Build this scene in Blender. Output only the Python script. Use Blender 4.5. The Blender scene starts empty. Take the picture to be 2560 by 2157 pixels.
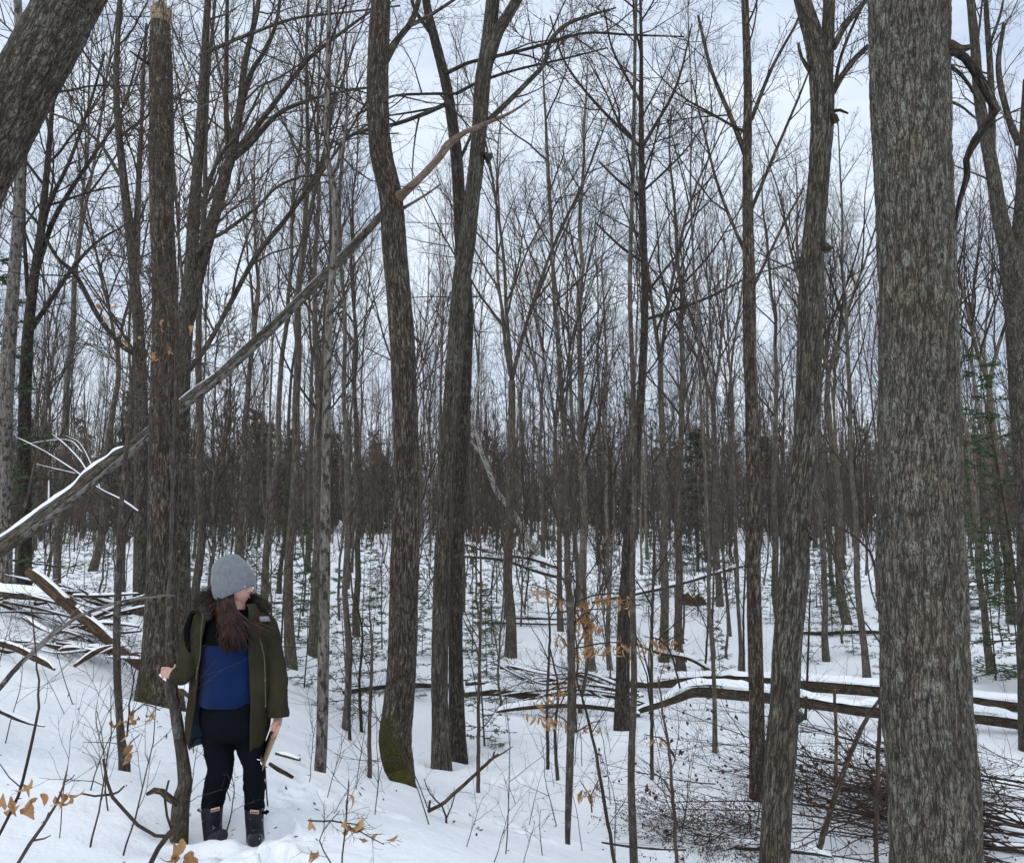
import bpy, math, random
import numpy as np
from mathutils import Vector, Matrix, Euler

sc = bpy.context.scene
random.seed(7)
RNG = np.random.default_rng(11)

# ------------------------------------------------------------------ camera
F = 2009.0                       # focal length in photograph pixels (2560 wide)
PITCH = math.atan((1330 - 1078.5) / F)
CAM_Z = 1.65
cam_d = bpy.data.cameras.new('camera')
cam = bpy.data.objects.new('camera', cam_d)
sc.collection.objects.link(cam)
cam.location = (0, 0, CAM_Z)
cam.rotation_euler = (math.pi / 2 + PITCH, 0, 0)
cam_d.sensor_width = 36
cam_d.lens = 36 * F / 2560
cam_d.clip_start = 0.05
cam_d.clip_end = 2000
sc.camera = cam

# ------------------------------------------------------------------ world: overcast sky
SUN_EL, SUN_ROT = math.radians(52), math.radians(150)
w = bpy.data.worlds.new('World'); sc.world = w; w.use_nodes = True
nt = w.node_tree; nt.nodes.clear()
def N(t, k, **kw):
    n = t.nodes.new(k)
    for a, b in kw.items(): setattr(n, a, b)
    return n
out = N(nt, 'ShaderNodeOutputWorld')
sky = N(nt, 'ShaderNodeTexSky', sky_type='NISHITA', sun_disc=False)
sky.sun_elevation = SUN_EL; sky.sun_rotation = SUN_ROT
sky.air_density = 1.0; sky.dust_density = 2.0
bg1 = N(nt, 'ShaderNodeBackground'); bg1.inputs[1].default_value = 0.10
nt.links.new(sky.outputs[0], bg1.inputs[0])
tc = N(nt, 'ShaderNodeTexCoord'); mp = N(nt, 'ShaderNodeMapping')
mp.inputs['Scale'].default_value = (1.0, 1.0, 2.6)
nt.links.new(tc.outputs['Generated'], mp.inputs[0])
nz = N(nt, 'ShaderNodeTexNoise'); nz.inputs['Scale'].default_value = 2.3
nz.inputs['Detail'].default_value = 6; nz.inputs['Roughness'].default_value = 0.55; nz.inputs['Distortion'].default_value = 0.6
nt.links.new(mp.outputs[0], nz.inputs[0])
cr = N(nt, 'ShaderNodeValToRGB')
cr.color_ramp.elements[0].position = 0.36; cr.color_ramp.elements[0].color = (0.55, 0.645, 0.81, 1)
cr.color_ramp.elements[1].position = 0.60; cr.color_ramp.elements[1].color = (0.80, 0.885, 0.98, 1)
nt.links.new(nz.outputs[0], cr.inputs[0])
bg2 = N(nt, 'ShaderNodeBackground'); bg2.inputs[1].default_value = 0.88
nt.links.new(cr.outputs[0], bg2.inputs[0])
mx = N(nt, 'ShaderNodeMixShader'); mx.inputs[0].default_value = 0.93
nt.links.new(bg1.outputs[0], mx.inputs[1]); nt.links.new(bg2.outputs[0], mx.inputs[2])
nt.links.new(mx.outputs[0], out.inputs[0])

sun_d = bpy.data.lights.new('sun', 'SUN'); sun_d.energy = 1.0; sun_d.angle = math.radians(60)
sun_d.color = (1.0, 0.99, 0.97)
sun = bpy.data.objects.new('sun', sun_d); sc.collection.objects.link(sun)
sun.rotation_euler = (math.radians(38), 0, math.radians(-30))

sc.view_settings.view_transform = 'Standard'; sc.view_settings.look = 'None'
sc.view_settings.exposure = 0.42; sc.view_settings.gamma = 1.0
sc.cycles.max_bounces = 4; sc.cycles.diffuse_bounces = 2; sc.cycles.glossy_bounces = 2
sc.cycles.use_denoising = True
sc.cycles.denoising_prefilter = 'ACCURATE'
sc.cycles.use_adaptive_sampling = True
sc.cycles.adaptive_threshold = 0.03

# ------------------------------------------------------------------ helpers
COL = sc.collection
cp, sp = math.cos(PITCH), math.sin(PITCH)
def P(px, py, Y):
    """World point at forward distance Y seen at photograph pixel (px, py)."""
    a = (px - 1280) / F; b = (1078.5 - py) / F
    s = Y / (cp - b * sp)
    return np.array((a * s, Y, CAM_Z + (sp + b * cp) * s))
def proj(p):
    x, y, z = p[0], p[1], p[2] - CAM_Z
    d = y * cp + z * sp; u = -y * sp + z * cp
    return 1280 + x / d * F, 1078.5 - u / d * F
def R(wpx, Y): return wpx * 0.5 / F * Y

def _h(ix, iy, iz):
    n = (ix * 374761393 + iy * 668265263 + iz * 2147483647) & 0xffffffff
    n = ((n ^ (n >> 13)) * 1274126177) & 0xffffffff
    n = ((n ^ (n >> 15)) * 2246822519) & 0xffffffff
    return ((n ^ (n >> 16)) & 0xffffff) / float(0xffffff)
def vnoise(p):
    p = np.asarray(p, float); i = np.floor(p).astype(np.int64); f = p - i; f = f * f * (3 - 2 * f)
    x, y, z = i[..., 0], i[..., 1], i[..., 2]; fx, fy, fz = f[..., 0], f[..., 1], f[..., 2]
    r = 0
    for a in (0, 1):
        for b in (0, 1):
            for c in (0, 1):
                r = r + _h(x + a, y + b, z + c) * (fx if a else 1 - fx) * (fy if b else 1 - fy) * (fz if c else 1 - fz)
    return r
def fbm(p, o=4, g=0.5):
    p = np.asarray(p, float); s = 0; a = 1; t = 0
    for k in range(o):
        s = s + a * vnoise(p * (2 ** k) + 17.3 * k); t += a; a *= g
    return s / t

# ------------------------------------------------------------------ ground shape
CTRL = [(0, 0, 0.0), (-6, 0, .8), (0, -6, .5), (8, 0, -.4), (6.5, 4, -.95), (-10, 6, 1.3), (0, 4.3, -.14),
        (2.5, 4.8, -.7), (2.1, 6.5, -1.22), (4.2, 9, -1.62), (8, 12, -1.75), (10, 20, -1.5), (0, 18, -1.7), (5, 16, -1.75), (0, 30, -1.25),
        (15, 40, -.7), (-11, 20, .1), (-20, 40, .6), (0, 60, .45), (-40, 80, 1.1), (40, 80, 1.1), (-6, 14, .15), (1.2, 5, -.5), (-12, 12, .9)]
for px, py, Y in [(590, 2088, 4.94), (445, 2012, 4.9), (0, 2157, 4.0), (0, 1900, 5.5), (0, 1650, 8), (398, 1735, 8), (310, 1908, 5.8),
                  (800, 1933, 7.5), (1005, 1965, 8.5), (1103, 1933, 11), (1420, 2088, 7), (1555, 1825, 13), (1895, 1968, 9.5), (120, 1545, 10.5), (250, 2050, 4.6)]:
    CTRL.append(tuple(P(px, py, Y)))
CTRL = np.array(CTRL)
def zbase(y): return -1.75 + 0.045 * np.log1p(np.exp(np.clip((y - 16) / 4, -30, 30))) * 4 * np.where(y > 150, 150 / np.maximum(y, 1), 1)
def _phi(r): return 1 / np.sqrt(1 + (r / 4.5) ** 2) ** 1.5
_d = np.hypot(CTRL[:, None, 0] - CTRL[None, :, 0], CTRL[:, None, 1] - CTRL[None, :, 1])
_wt = np.linalg.solve(_phi(_d) + 0.015 * np.eye(len(CTRL)), CTRL[:, 2] - zbase(CTRL[:, 1]))
def g(x, y):
    x = np.asarray(x, float); y = np.asarray(y, float)
    z = zbase(y)
    for (cx, cy, _), wq in zip(CTRL, _wt): z = z + wq * _phi(np.hypot(x - cx, y - cy))
    pn = np.stack([x * .55, y * .55, x * 0 + 3.3], -1)
    z = z + (fbm(pn, 3) - .5) * .16
    return z
def hit(px, py):
    ys = np.concatenate([np.arange(2, 30, .05), np.arange(30, 200, .5)])
    p = np.array([P(px, py, Y) for Y in ys])
    below = p[:, 2] < g(p[:, 0], p[:, 1])
    k = int(np.argmax(below)) if below.any() else len(ys) - 1
    return p[k]
def gz(x, y): return float(g(x, y))

# ------------------------------------------------------------------ mesh plumbing
def make_mesh(name, V, Q=None, T=None, bark=None, extra=None, smooth=True):
    V = np.asarray(V, np.float32).reshape(-1, 3)
    Q = np.zeros((0, 4), np.int32) if Q is None or len(Q) == 0 else np.asarray(Q, np.int32).reshape(-1, 4)
    T = np.zeros((0, 3), np.int32) if T is None or len(T) == 0 else np.asarray(T, np.int32).reshape(-1, 3)
    me = bpy.data.meshes.new(name)
    me.vertices.add(len(V)); me.vertices.foreach_set('co', V.ravel())
    nl = len(Q) * 4 + len(T) * 3
    me.loops.add(nl); me.loops.foreach_set('vertex_index', np.concatenate([Q.ravel(), T.ravel()]).astype(np.int32))
    me.polygons.add(len(Q) + len(T))
    st = np.concatenate([np.arange(len(Q)) * 4, len(Q) * 4 + np.arange(len(T)) * 3]).astype(np.int32)
    me.polygons.foreach_set('loop_start', st)
    if smooth: me.polygons.foreach_set('use_smooth', np.ones(len(Q) + len(T), bool))
    if bark is not None:
        a = me.attributes.new('bark', 'FLOAT_VECTOR', 'POINT'); a.data.foreach_set('vector', np.asarray(bark, np.float32).ravel())
    for k, v in (extra or {}).items():
        a = me.attributes.new(k, 'FLOAT', 'POINT'); a.data.foreach_set('value', np.asarray(v, np.float32).ravel())
    me.update(); me.validate()
    return me
class Geo:
    def __init__(s): s.V = []; s.Q = []; s.T = []; s.B = []; s.X = []; s.M = []; s.n = 0
    def add(s, V, Q=None, T=None, B=None, X=None, M=None):
        V = np.asarray(V, float).reshape(-1, 3)
        if Q is not None and len(Q): s.Q.append(np.asarray(Q) + s.n)
        if T is not None and len(T): s.T.append(np.asarray(T) + s.n)
        s.V.append(V); s.B.append(V if B is None else np.asarray(B).reshape(-1, 3))
        s.X.append(np.zeros(len(V)) if X is None else np.asarray(X).ravel()); s.M.append(np.zeros(len(V)) if M is None else np.asarray(M).ravel()); s.n += len(V)
    def mesh(s, name, smooth=True):
        return make_mesh(name, np.concatenate(s.V), np.concatenate(s.Q) if s.Q else None, np.concatenate(s.T) if s.T else None,
                         np.concatenate(s.B), {'mask': np.concatenate(s.X), 'moss': np.concatenate(s.M)}, smooth)
    def build(s, name, m, parent=None, smooth=True): return obj(name, s.mesh(name, smooth), m, parent)
def obj(name, me, m=None, parent=None):
    o = bpy.data.objects.new(name, me); COL.objects.link(o)
    if m is not None and not me.materials: me.materials.append(m)
    if parent is not None: o.parent = parent
    return o
def tag(o, label=None, cat=None, group=None, kind=None):
    if label: o['label'] = label
    if cat: o['category'] = cat
    if group: o['group'] = group
    if kind: o['kind'] = kind
    return o
def thing(name, label, cat, loc=(0, 0, 0), group=None):
    o = bpy.data.objects.new(name, None); COL.objects.link(o); o.empty_display_size = .1
    o.location = [float(v) for v in loc]
    return tag(o, label, cat, group)
def copy_tree(o, parent=None):
    c = o.copy(); COL.objects.link(c); c.parent = parent
    for ch in list(o.children): copy_tree(ch, c)
    return c

def resample(pts, rad, step, mn=4):
    """Catmull-Rom through pts, sampled about every `step`."""
    pts = np.asarray(pts, float); rad = np.asarray(rad, float)
    A = np.vstack([2 * pts[0] - pts[1], pts, 2 * pts[-1] - pts[-2]])
    op, orr = [], []
    for i in range(len(pts) - 1):
        L = np.linalg.norm(pts[i + 1] - pts[i]); n = max(1, int(round(L / step)))
        t = (np.arange(n) / n)[:, None]
        p0, p1, p2, p3 = A[i], A[i + 1], A[i + 2], A[i + 3]
        op.append(.5 * (2 * p1 + (p2 - p0) * t + (2 * p0 - 5 * p1 + 4 * p2 - p3) * t ** 2 + (3 * p1 - p0 - 3 * p2 + p3) * t ** 3))
        orr.append(rad[i] + (rad[i + 1] - rad[i]) * t[:, 0])
    op.append(pts[-1:]); orr.append(rad[-1:])
    return np.vstack(op), np.concatenate(orr)
def tubes(paths, radii, sides, seed=0, capend=False):
    """Batch of M tubes with N points each -> V, Q, B."""
    Pn = np.asarray(paths, float); r = np.asarray(radii, float); M, n, _ = Pn.shape
    tan = np.gradient(Pn, axis=1); tan /= np.linalg.norm(tan, axis=2, keepdims=True) + 1e-9
    mean = Pn[:, -1] - Pn[:, 0]; ax = np.abs(mean); ref = np.zeros((M, 3)); ref[np.arange(M), np.argmin(ax, 1)] = 1
    ref = ref[:, None, :]
    u = ref - (ref * tan).sum(2, keepdims=True) * tan; u /= np.linalg.norm(u, axis=2, keepdims=True) + 1e-9
    v = np.cross(tan, u)
    th = np.arange(sides) * 2 * np.pi / sides
    c, s = np.cos(th), np.sin(th)
    off = u[:, :, None, :] * c[None, None, :, None] + v[:, :, None, :] * s[None, None, :, None]
    V = Pn[:, :, None, :] + off * r[:, :, None, None]
    L = np.concatenate([np.zeros((M, 1)), np.cumsum(np.linalg.norm(np.diff(Pn, axis=1), axis=2), 1)], 1)
    B = np.empty((M, n, sides, 3)); B[..., 0] = c * r[:, :, None]; B[..., 1] = s * r[:, :, None]; B[..., 2] = L[:, :, None]
    B += np.random.default_rng(seed).uniform(0, 20, (M, 1, 1, 3))
    i = np.arange(M)[:, None, None] * n * sides; j = np.arange(n - 1)[None, :, None] * sides
    k = np.arange(sides)[None, None, :]; k2 = (k + 1) % sides
    a = i + j
    Q = np.stack([a + k, a + k2, a + sides + k2, a + sides + k], -1).reshape(-1, 4)
    return V.reshape(-1, 3), Q, B.reshape(-1, 3)
def ends(nr, sides, i0=True, i1=True):
    T = []
    if i0: T += [(0, k + 1, k) for k in range(1, sides - 1)]
    o = (nr - 1) * sides
    if i1: T += [(o, o + k, o + k + 1) for k in range(1, sides - 1)]
    return T
def bark_tube(G, pts, rad, step, sides, amp=.0, freq=40., stretch=.16, lump=.04, seed=0, caps=(True, True), moss=None):
    """One thick stem with real furrowed relief."""
    p, r = resample(pts, rad, step)
    V, Q, B = tubes(p[None], r[None], sides, seed)
    n = len(p); C = np.repeat(p, sides, 0); rr = np.repeat(r, sides)
    dirv = (V - C) / (rr[:, None] + 1e-9)
    q = B * 1.0
    big = (fbm(np.stack([q[:, 0] * 4, q[:, 1] * 4, q[:, 2] * 2.2], -1), 3) - .5) * 2
    warp = (fbm(np.stack([q[:, 0] * 12, q[:, 1] * 12, q[:, 2] * 6], -1) + 5, 2) - .5)
    pf = np.stack([q[:, 0] * freq + warp * 1.6, q[:, 1] * freq + warp * 1.6, q[:, 2] * freq * stretch], -1)
    f1 = 1 - np.abs(2 * vnoise(pf) - 1); f2 = 1 - np.abs(2 * vnoise(pf * 2.1 + 9) - 1)
    cross = 1 - np.abs(2 * vnoise(np.stack([q[:, 0] * freq * .5, q[:, 1] * freq * .5, q[:, 2] * freq * .55], -1) + 31) - 1)
    fur = np.clip(np.maximum(f1, f2 * .85) - .62, 0, 1) / .38 * .8 + np.clip(cross - .86, 0, 1) / .14 * .35
    V = V + dirv * (big * lump * rr)[:, None] - dirv * (np.clip(fur, 0, 1) * amp)[:, None]
    T = ends(n, sides, *caps)
    G.add(V, Q, T, B, np.clip(fur, 0, 1), None if moss is None else moss(V, dirv, B))
    return p, r

# ------------------------------------------------------------------ materials
def new_mat(name):
    m = bpy.data.materials.new(name); m.use_nodes = True
    t = m.node_tree; b = t.nodes['Principled BSDF']
    b.inputs['Roughness'].default_value = .85; b.inputs['Specular IOR Level'].default_value = .25
    return m, t, b
def ramp(t, src, stops):
    c = N(t, 'ShaderNodeValToRGB'); e = c.color_ramp.elements
    while len(e) < len(stops): e.new(.5)
    for k, (p, col) in enumerate(stops):
        e[k].position = p; e[k].color = (*col, 1) if len(col) == 3 else col
    t.links.new(src, c.inputs[0]); return c.outputs[0]
def noise(t, vec, scale, detail=4, rough=.55, dist=0.):
    n = N(t, 'ShaderNodeTexNoise'); n.inputs['Scale'].default_value = scale; n.inputs['Detail'].default_value = detail
    n.inputs['Roughness'].default_value = rough; n.inputs['Distortion'].default_value = dist
    if vec is not None: t.links.new(vec, n.inputs['Vector'])
    return n.outputs['Fac']
def mixc(t, fac, a, b):
    n = N(t, 'ShaderNodeMix', data_type='RGBA')
    for src, i in ((fac, 0), (a, 6), (b, 7)):
        if isinstance(src, (int, float)): n.inputs[i].default_value = src
        elif isinstance(src, tuple): n.inputs[i].default_value = (*src, 1)
        else: t.links.new(src, n.inputs[i])
    return n.outputs[2]
def bump(t, b, h, dist, strength=1.):
    n = N(t, 'ShaderNodeBump'); n.inputs['Distance'].default_value = dist; n.inputs['Strength'].default_value = strength
    t.links.new(h, n.inputs['Height']); t.links.new(n.outputs[0], b.inputs['Normal'])
def attr(t, name):
    return N(t, 'ShaderNodeAttribute', attribute_name=name)
def mapping(t, vec, scale):
    m = N(t, 'ShaderNodeMapping'); m.inputs['Scale'].default_value = scale; t.links.new(vec, m.inputs[0]); return m.outputs[0]

def bark_mat(name, dark, mid, light, lichen=(.20, .215, .185), lich=.62, fine=60., moss_col=(.056, .052, .010), moss_noise=None, hero=True, blotch=None, plates=None, pst=.22, pw=.10):
    m, t, b = new_mat(name)
    at = attr(t, 'bark').outputs['Vector']
    v1 = mapping(t, at, (1, 1, .22))
    f = noise(t, v1, fine, 6, .72, .3)
    c = ramp(t, f, [(.34, dark), (.5, mid), (.64, light)])
    h = f
    if plates:
        def ridge(sc, st, wd, det=2.):
            n_ = noise(t, mapping(t, at, (1, 1, st)), sc, det, .5, .4)
            m1 = N(t, 'ShaderNodeMath', operation='SUBTRACT'); t.links.new(n_, m1.inputs[0]); m1.inputs[1].default_value = .5
            m2 = N(t, 'ShaderNodeMath', operation='ABSOLUTE'); t.links.new(m1.outputs[0], m2.inputs[0])
            m3 = N(t, 'ShaderNodeMath', operation='DIVIDE', use_clamp=True); t.links.new(m2.outputs[0], m3.inputs[0]); m3.inputs[1].default_value = wd
            return m3.outputs[0]                      # 0 in the crack, 1 on the plate
        def mini(x, y):
            q = N(t, 'ShaderNodeMath', operation='MULTIPLY'); t.links.new(x, q.inputs[0]); t.links.new(y, q.inputs[1]); return q.outputs[0]
        plate = mini(mini(ridge(plates * .55, pst * .7, pw), ridge(plates * 1.1, pst, pw * .8)), ridge(plates * .9, .55, pw * .38))
    pat = noise(t, at, 3.5, 4, .65)
    c = mixc(t, ramp(t, pat, [(.38, (.0, .0, .0)), (.66, (.6, .6, .6))]), c, tuple(x * .55 for x in mid))
    c = mixc(t, ramp(t, noise(t, at, 1.7, 5, .7), [(.42, (0, 0, 0)), (.62, (.5, .5, .5))]), c, (mid[0] * .85, mid[1] * .72, mid[2] * .6)) if plates else c
    if lich < 1:
        l1 = noise(t, at, 11., 6, .78)
        lm = ramp(t, l1, [(lich - .04, (0, 0, 0)), (lich + .05, (.7, .7, .7))])
        c = mixc(t, lm, c, lichen)
    if blotch:
        l2 = noise(t, mapping(t, at, (1, 1, .5)), 22., 3, .6)
        c = mixc(t, ramp(t, l2, [(.52, (0, 0, 0)), (.58, (.9, .9, .9))]), c, blotch)
    if plates:
        crk = ramp(t, plate, [(.05, (.8, .8, .8)), (.8, (0, 0, 0))])
        c = mixc(t, crk, c, tuple(x * .6 for x in dark))
        ad2 = N(t, 'ShaderNodeMath', operation='MULTIPLY_ADD'); t.links.new(plate, ad2.inputs[0]); ad2.inputs[1].default_value = 1.2; t.links.new(f, ad2.inputs[2]); h = ad2.outputs[0]
    if hero:
        mk = attr(t, 'mask').outputs['Fac']
        c = mixc(t, ramp(t, mk, [(.3, (0, 0, 0)), (.85, (.6, .6, .6))]), c, tuple(x * .7 for x in dark))
    ms = attr(t, 'moss').outputs['Fac']
    nm = noise(t, at, 18, 4, .7)
    ad = N(t, 'ShaderNodeMath', operation='ADD'); t.links.new(ms, ad.inputs[0]); t.links.new(nm, ad.inputs[1])
    mm = ramp(t, ad.outputs[0], [(.78, (0, 0, 0)), (.98, (1, 1, 1))])
    if moss_noise:
        m2 = ramp(t, noise(t, at, 2.6, 5, .75), [(moss_noise, (0, 0, 0)), (moss_noise + .08, (.7, .7, .7))])
        c = mixc(t, m2, c, tuple(.5 * x + .5 * y * .6 for x, y in zip(moss_col, mid)))
    mc = ramp(t, noise(t, at, 55, 4), [(.3, tuple(x * .35 for x in moss_col)), (.7, tuple(x * 1.5 for x in moss_col))])
    c = mixc(t, mm, c, mc)
    if not hero:
        oi = N(t, 'ShaderNodeObjectInfo')
        rc = ramp(t, oi.outputs['Random'], [(0, (.55, .52, .5)), (.35, (.95, .88, .8)), (.7, (.85, .85, .85)), (1, (1.35, 1.3, 1.22))])
        mu = N(t, 'ShaderNodeMix', data_type='RGBA', blend_type='MULTIPLY'); mu.inputs[0].default_value = 1
        t.links.new(c, mu.inputs[6]); t.links.new(rc, mu.inputs[7]); c = mu.outputs[2]
    t.links.new(c, b.inputs['Base Color'])
    bump(t, b, h, .012 if hero else .02, .9)
    return m
M_maple = bark_mat('bark_maple', (.025, .019, .013), (.135, .117, .09), (.26, .235, .185), lich=.58, fine=50, plates=40, pst=.30, pw=0.055)
M_grey = bark_mat('bark_grey', (.022, .018, .013), (.155, .137, .105), (.30, .275, .22), lich=.60, fine=50, plates=40, pst=.13, pw=0.06, moss_noise=.66)
M_brown = bark_mat('bark_brown', (.018, .012, .008), (.135, .105, .078), (.33, .285, .225), lich=.6, fine=45, plates=36, pst=.2, pw=0.06, moss_noise=.64)
M_dark = bark_mat('bark_dark', (.016, .012, .009), (.092, .077, .06), (.2, .175, .14), lich=.60, fine=45, plates=34, pst=.22, pw=0.06, moss_noise=.66)
M_big = bark_mat('bark_big', (.03, .024, .017), (.17, .15, .115), (.28, .258, .205), lichen=(.255, .262, .212), lich=.56, fine=60, plates=54, pst=.22, pw=.042, moss_noise=.62)
M_pale = bark_mat('bark_blotched', (.05, .042, .035), (.19, .175, .155), (.33, .315, .29), lich=.66, fine=40, hero=False, blotch=(.035, .03, .026))
M_birch = bark_mat('bark_white', (.3, .27, .23), (.5, .46, .4), (.62, .6, .55), lich=1.1, fine=14, blotch=(.09, .075, .06))
M_wood = bark_mat('bare_wood', (.12, .085, .05), (.28, .21, .135), (.42, .34, .24), lich=1.1, fine=60)
M_pink = bark_mat('split_wood', (.09, .06, .045), (.22, .155, .115), (.34, .26, .2), lich=1.1, fine=60)
M_far = bark_mat('bark_far', (.03, .024, .019), (.115, .098, .08), (.26, .23, .19), lich=.60, fine=24, hero=False, moss_noise=.7)
M_twig = bark_mat('bark_twig', (.032, .023, .018), (.066, .05, .04), (.11, .088, .071), lich=1.1, fine=20, hero=False)
M_sapl = bark_mat('bark_sapling', (.022, .016, .012), (.08, .063, .049), (.16, .135, .11), lich=.58, fine=85, moss_noise=.66)
M_lean = bark_mat('bark_leaning_log', (.03, .024, .016), (.19, .165, .125), (.36, .33, .27), lich=.56, fine=70, plates=50, pst=.15, pw=.05, moss_noise=.56)
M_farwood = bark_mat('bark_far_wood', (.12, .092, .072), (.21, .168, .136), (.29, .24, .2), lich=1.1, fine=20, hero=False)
M_brush = bark_mat('bark_brush', (.022, .014, .01), (.055, .038, .029), (.095, .07, .055), lich=1.1, fine=20, hero=False)
M_log = bark_mat('bark_log', (.025, .018, .012), (.125, .092, .064), (.25, .20, .15), lich=.6, fine=60, plates=60, pst=.2, pw=.05, moss_noise=.6)
M_redlog = bark_mat('bark_red_log', (.035, .02, .012), (.17, .115, .07), (.34, .25, .165), lich=.66, fine=70, plates=60, pst=.12, pw=.05, moss_noise=.64)
M_moss = bark_mat('mossy_root', (.012, .011, .003), (.05, .045, .008), (.09, .085, .016), lich=1.1, fine=50)

def snow_mat(name, scale, dist):
    m, t, b = new_mat(name)
    tcn = N(t, 'ShaderNodeTexCoord'); v = tcn.outputs['Object']
    c = ramp(t, noise(t, v, 1.3, 4), [(.3, (.86, .885, .925)), (.7, (.9, .915, .94))])
    t.links.new(c, b.inputs['Base Color']); b.inputs['Roughness'].default_value = .6; b.inputs['Specular IOR Level'].default_value = .15
    bump(t, b, noise(t, v, scale, 8, .62), dist, .6)
    return m
M_snow = snow_mat('snow', 5.5, .05)
M_cap = snow_mat('snow_cap', 14, .02)
def leaf_mat(name, a, bcol):
    m, t, b = new_mat(name)
    oi = N(t, 'ShaderNodeObjectInfo'); ge = N(t, 'ShaderNodeNewGeometry')
    ad = N(t, 'ShaderNodeMath', operation='ADD'); t.links.new(oi.outputs['Random'], ad.inputs[0]); t.links.new(ge.outputs['Random Per Island'], ad.inputs[1])
    fr = N(t, 'ShaderNodeMath', operation='FRACT'); t.links.new(ad.outputs[0], fr.inputs[0])
    c = ramp(t, fr.outputs[0], [(0, a), (1, bcol)]); 
    tcn = N(t, 'ShaderNodeTexCoord')
    c = mixc(t, ramp(t, noise(t, tcn.outputs['Object'], 60, 3), [(.4, (0, 0, 0)), (.75, (.6, .6, .6))]), c, tuple(x * .45 for x in a))
    t.links.new(c, b.inputs['Base Color']); b.inputs['Roughness'].default_value = .7
    tr = N(t, 'ShaderNodeBsdfTranslucent'); t.links.new(c, tr.inputs[0])
    ms = N(t, 'ShaderNodeMixShader'); ms.inputs[0].default_value = .3
    t.links.new(b.outputs[0], ms.inputs[1]); t.links.new(tr.outputs[0], ms.inputs[2])
    t.links.new(ms.outputs[0], t.nodes['Material Output'].inputs[0])
    return m
M_leaf = leaf_mat('leaf_tan', (.40, .205, .085), (.58, .37, .20))
M_leafd = leaf_mat('leaf_withered', (.045, .024, .015), (.12, .062, .034))
M_needle = leaf_mat('needles', (.06, .095, .042), (.10, .145, .07))
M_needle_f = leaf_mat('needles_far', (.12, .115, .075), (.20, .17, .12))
M_needle_d = leaf_mat('needles_dark', (.115, .125, .085), (.165, .172, .125))

# ------------------------------------------------------------------ snow ground
FEET = [P(540, 2072, 4.93), P(640, 2096, 4.95)]
PRINTS = []
for px, py, a in [(690, 2020, .4), (735, 1985, .5), (765, 1950, .3), (700, 2070, .2), (655, 2135, -.4), (690, 2150, .3), (600, 2130, .1), (800, 1985, .6),
                  (1240, 1960, .8), (1290, 1990, .9), (1330, 1945, .7), (1210, 2010, .8), (1275, 2065, .8), (1330, 2090, .8), (880, 2000, .9), (960, 2040, .9)]:
    q = hit(px, py); PRINTS.append((q[0], q[1], a))
WELLS = []
for px, py, Y, wpx in [(398, 1738, 8, 92), (1000, 1940, 8.5, 82), (1104, 1930, 11, 45), (1143, 1858, 11.7, 38), (800, 1935, 7.5, 28), (1555, 1825, 13, 35), (1896, 1968, 9.5, 36), (450, 2012, 4.9, 44), (311, 1915, 5.8, 26), (1420, 2090, 7, 17)]:
    q = P(px, py, Y); WELLS.append((q[0], q[1], R(wpx, Y)))
def build_ground():
    n, k, A = 360, 6.6, .76
    t = np.linspace(-1, 1, n)
    X = -1.1 + A * np.sinh(k * t)
    ty = np.linspace(-.62, 1, n)
    Y = 5.3 + A * np.sinh(k * ty) * 1.25
    gx, gy = np.meshgrid(X, Y)
    z = g(gx, gy)
    near = np.clip(1 - np.hypot(gx, gy - 5) / 30, 0, 1)
    z = z + near * (fbm(np.stack([gx * 3.1, gy * 3.1, gx * 0], -1), 4) - .5) * .035
    z = z + near * (fbm(np.stack([gx * 1.1, gy * 1.1, gx * 0 + 8], -1), 2) - .5) * .09
    for x, y, a in PRINTS:
        dx, dy = gx - x, gy - y; u = dx * math.cos(a) + dy * math.sin(a); v = -dx * math.sin(a) + dy * math.cos(a)
        d = (u / .07) ** 2 + (v / .15) ** 2
        z = z - .13 * np.exp(-d ** 3) + .028 * np.exp(-((np.sqrt(d) - 1.45) / .35) ** 2) * (.4 + 1.2 * vnoise(np.stack([gx * 16, gy * 16, gx * 0 + a], -1)))
    for fp in FEET:
        d = np.hypot(gx - fp[0], gy - fp[1])
        z = z - .05 * np.exp(-(d / .12) ** 2) + .012 * np.exp(-((d - .26) / .08) ** 2) * vnoise(np.stack([gx * 14, gy * 14, gx * 0], -1)) * 1.6
    dc = np.hypot((gx + 1.70) / .36, (gy - 4.72) / .34); z = z - .06 * np.exp(-dc ** 4)
    for wx_, wy_, wr_ in WELLS:
        d = np.hypot(gx - wx_, gy - wy_); z = z - .07 * np.exp(-(d / (wr_ + .13)) ** 3) + .02 * np.exp(-((d - wr_ - .22) / .1) ** 2)
    # trampled snow round the standing person
    q = hit(650, 2110); tr = np.exp(-(np.hypot(gx - q[0], gy - q[1]) / .55) ** 2)
    z = z + tr * (fbm(np.stack([gx * 9, gy * 9, gx * 0 + 4], -1), 3) - .62) * .10
    idx = np.arange(n * n).reshape(n, n)
    Q = np.stack([idx[:-1, :-1], idx[:-1, 1:], idx[1:, 1:], idx[1:, :-1]], -1).reshape(-1, 4)
    V = np.stack([gx, gy, z], -1).reshape(-1, 3)
    o = obj('ground', make_mesh('ground', V, Q), M_snow)
    tag(o, 'snow covered forest ground falling from the hillside to a valley floor', None, None, 'structure')
build_ground()

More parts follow.
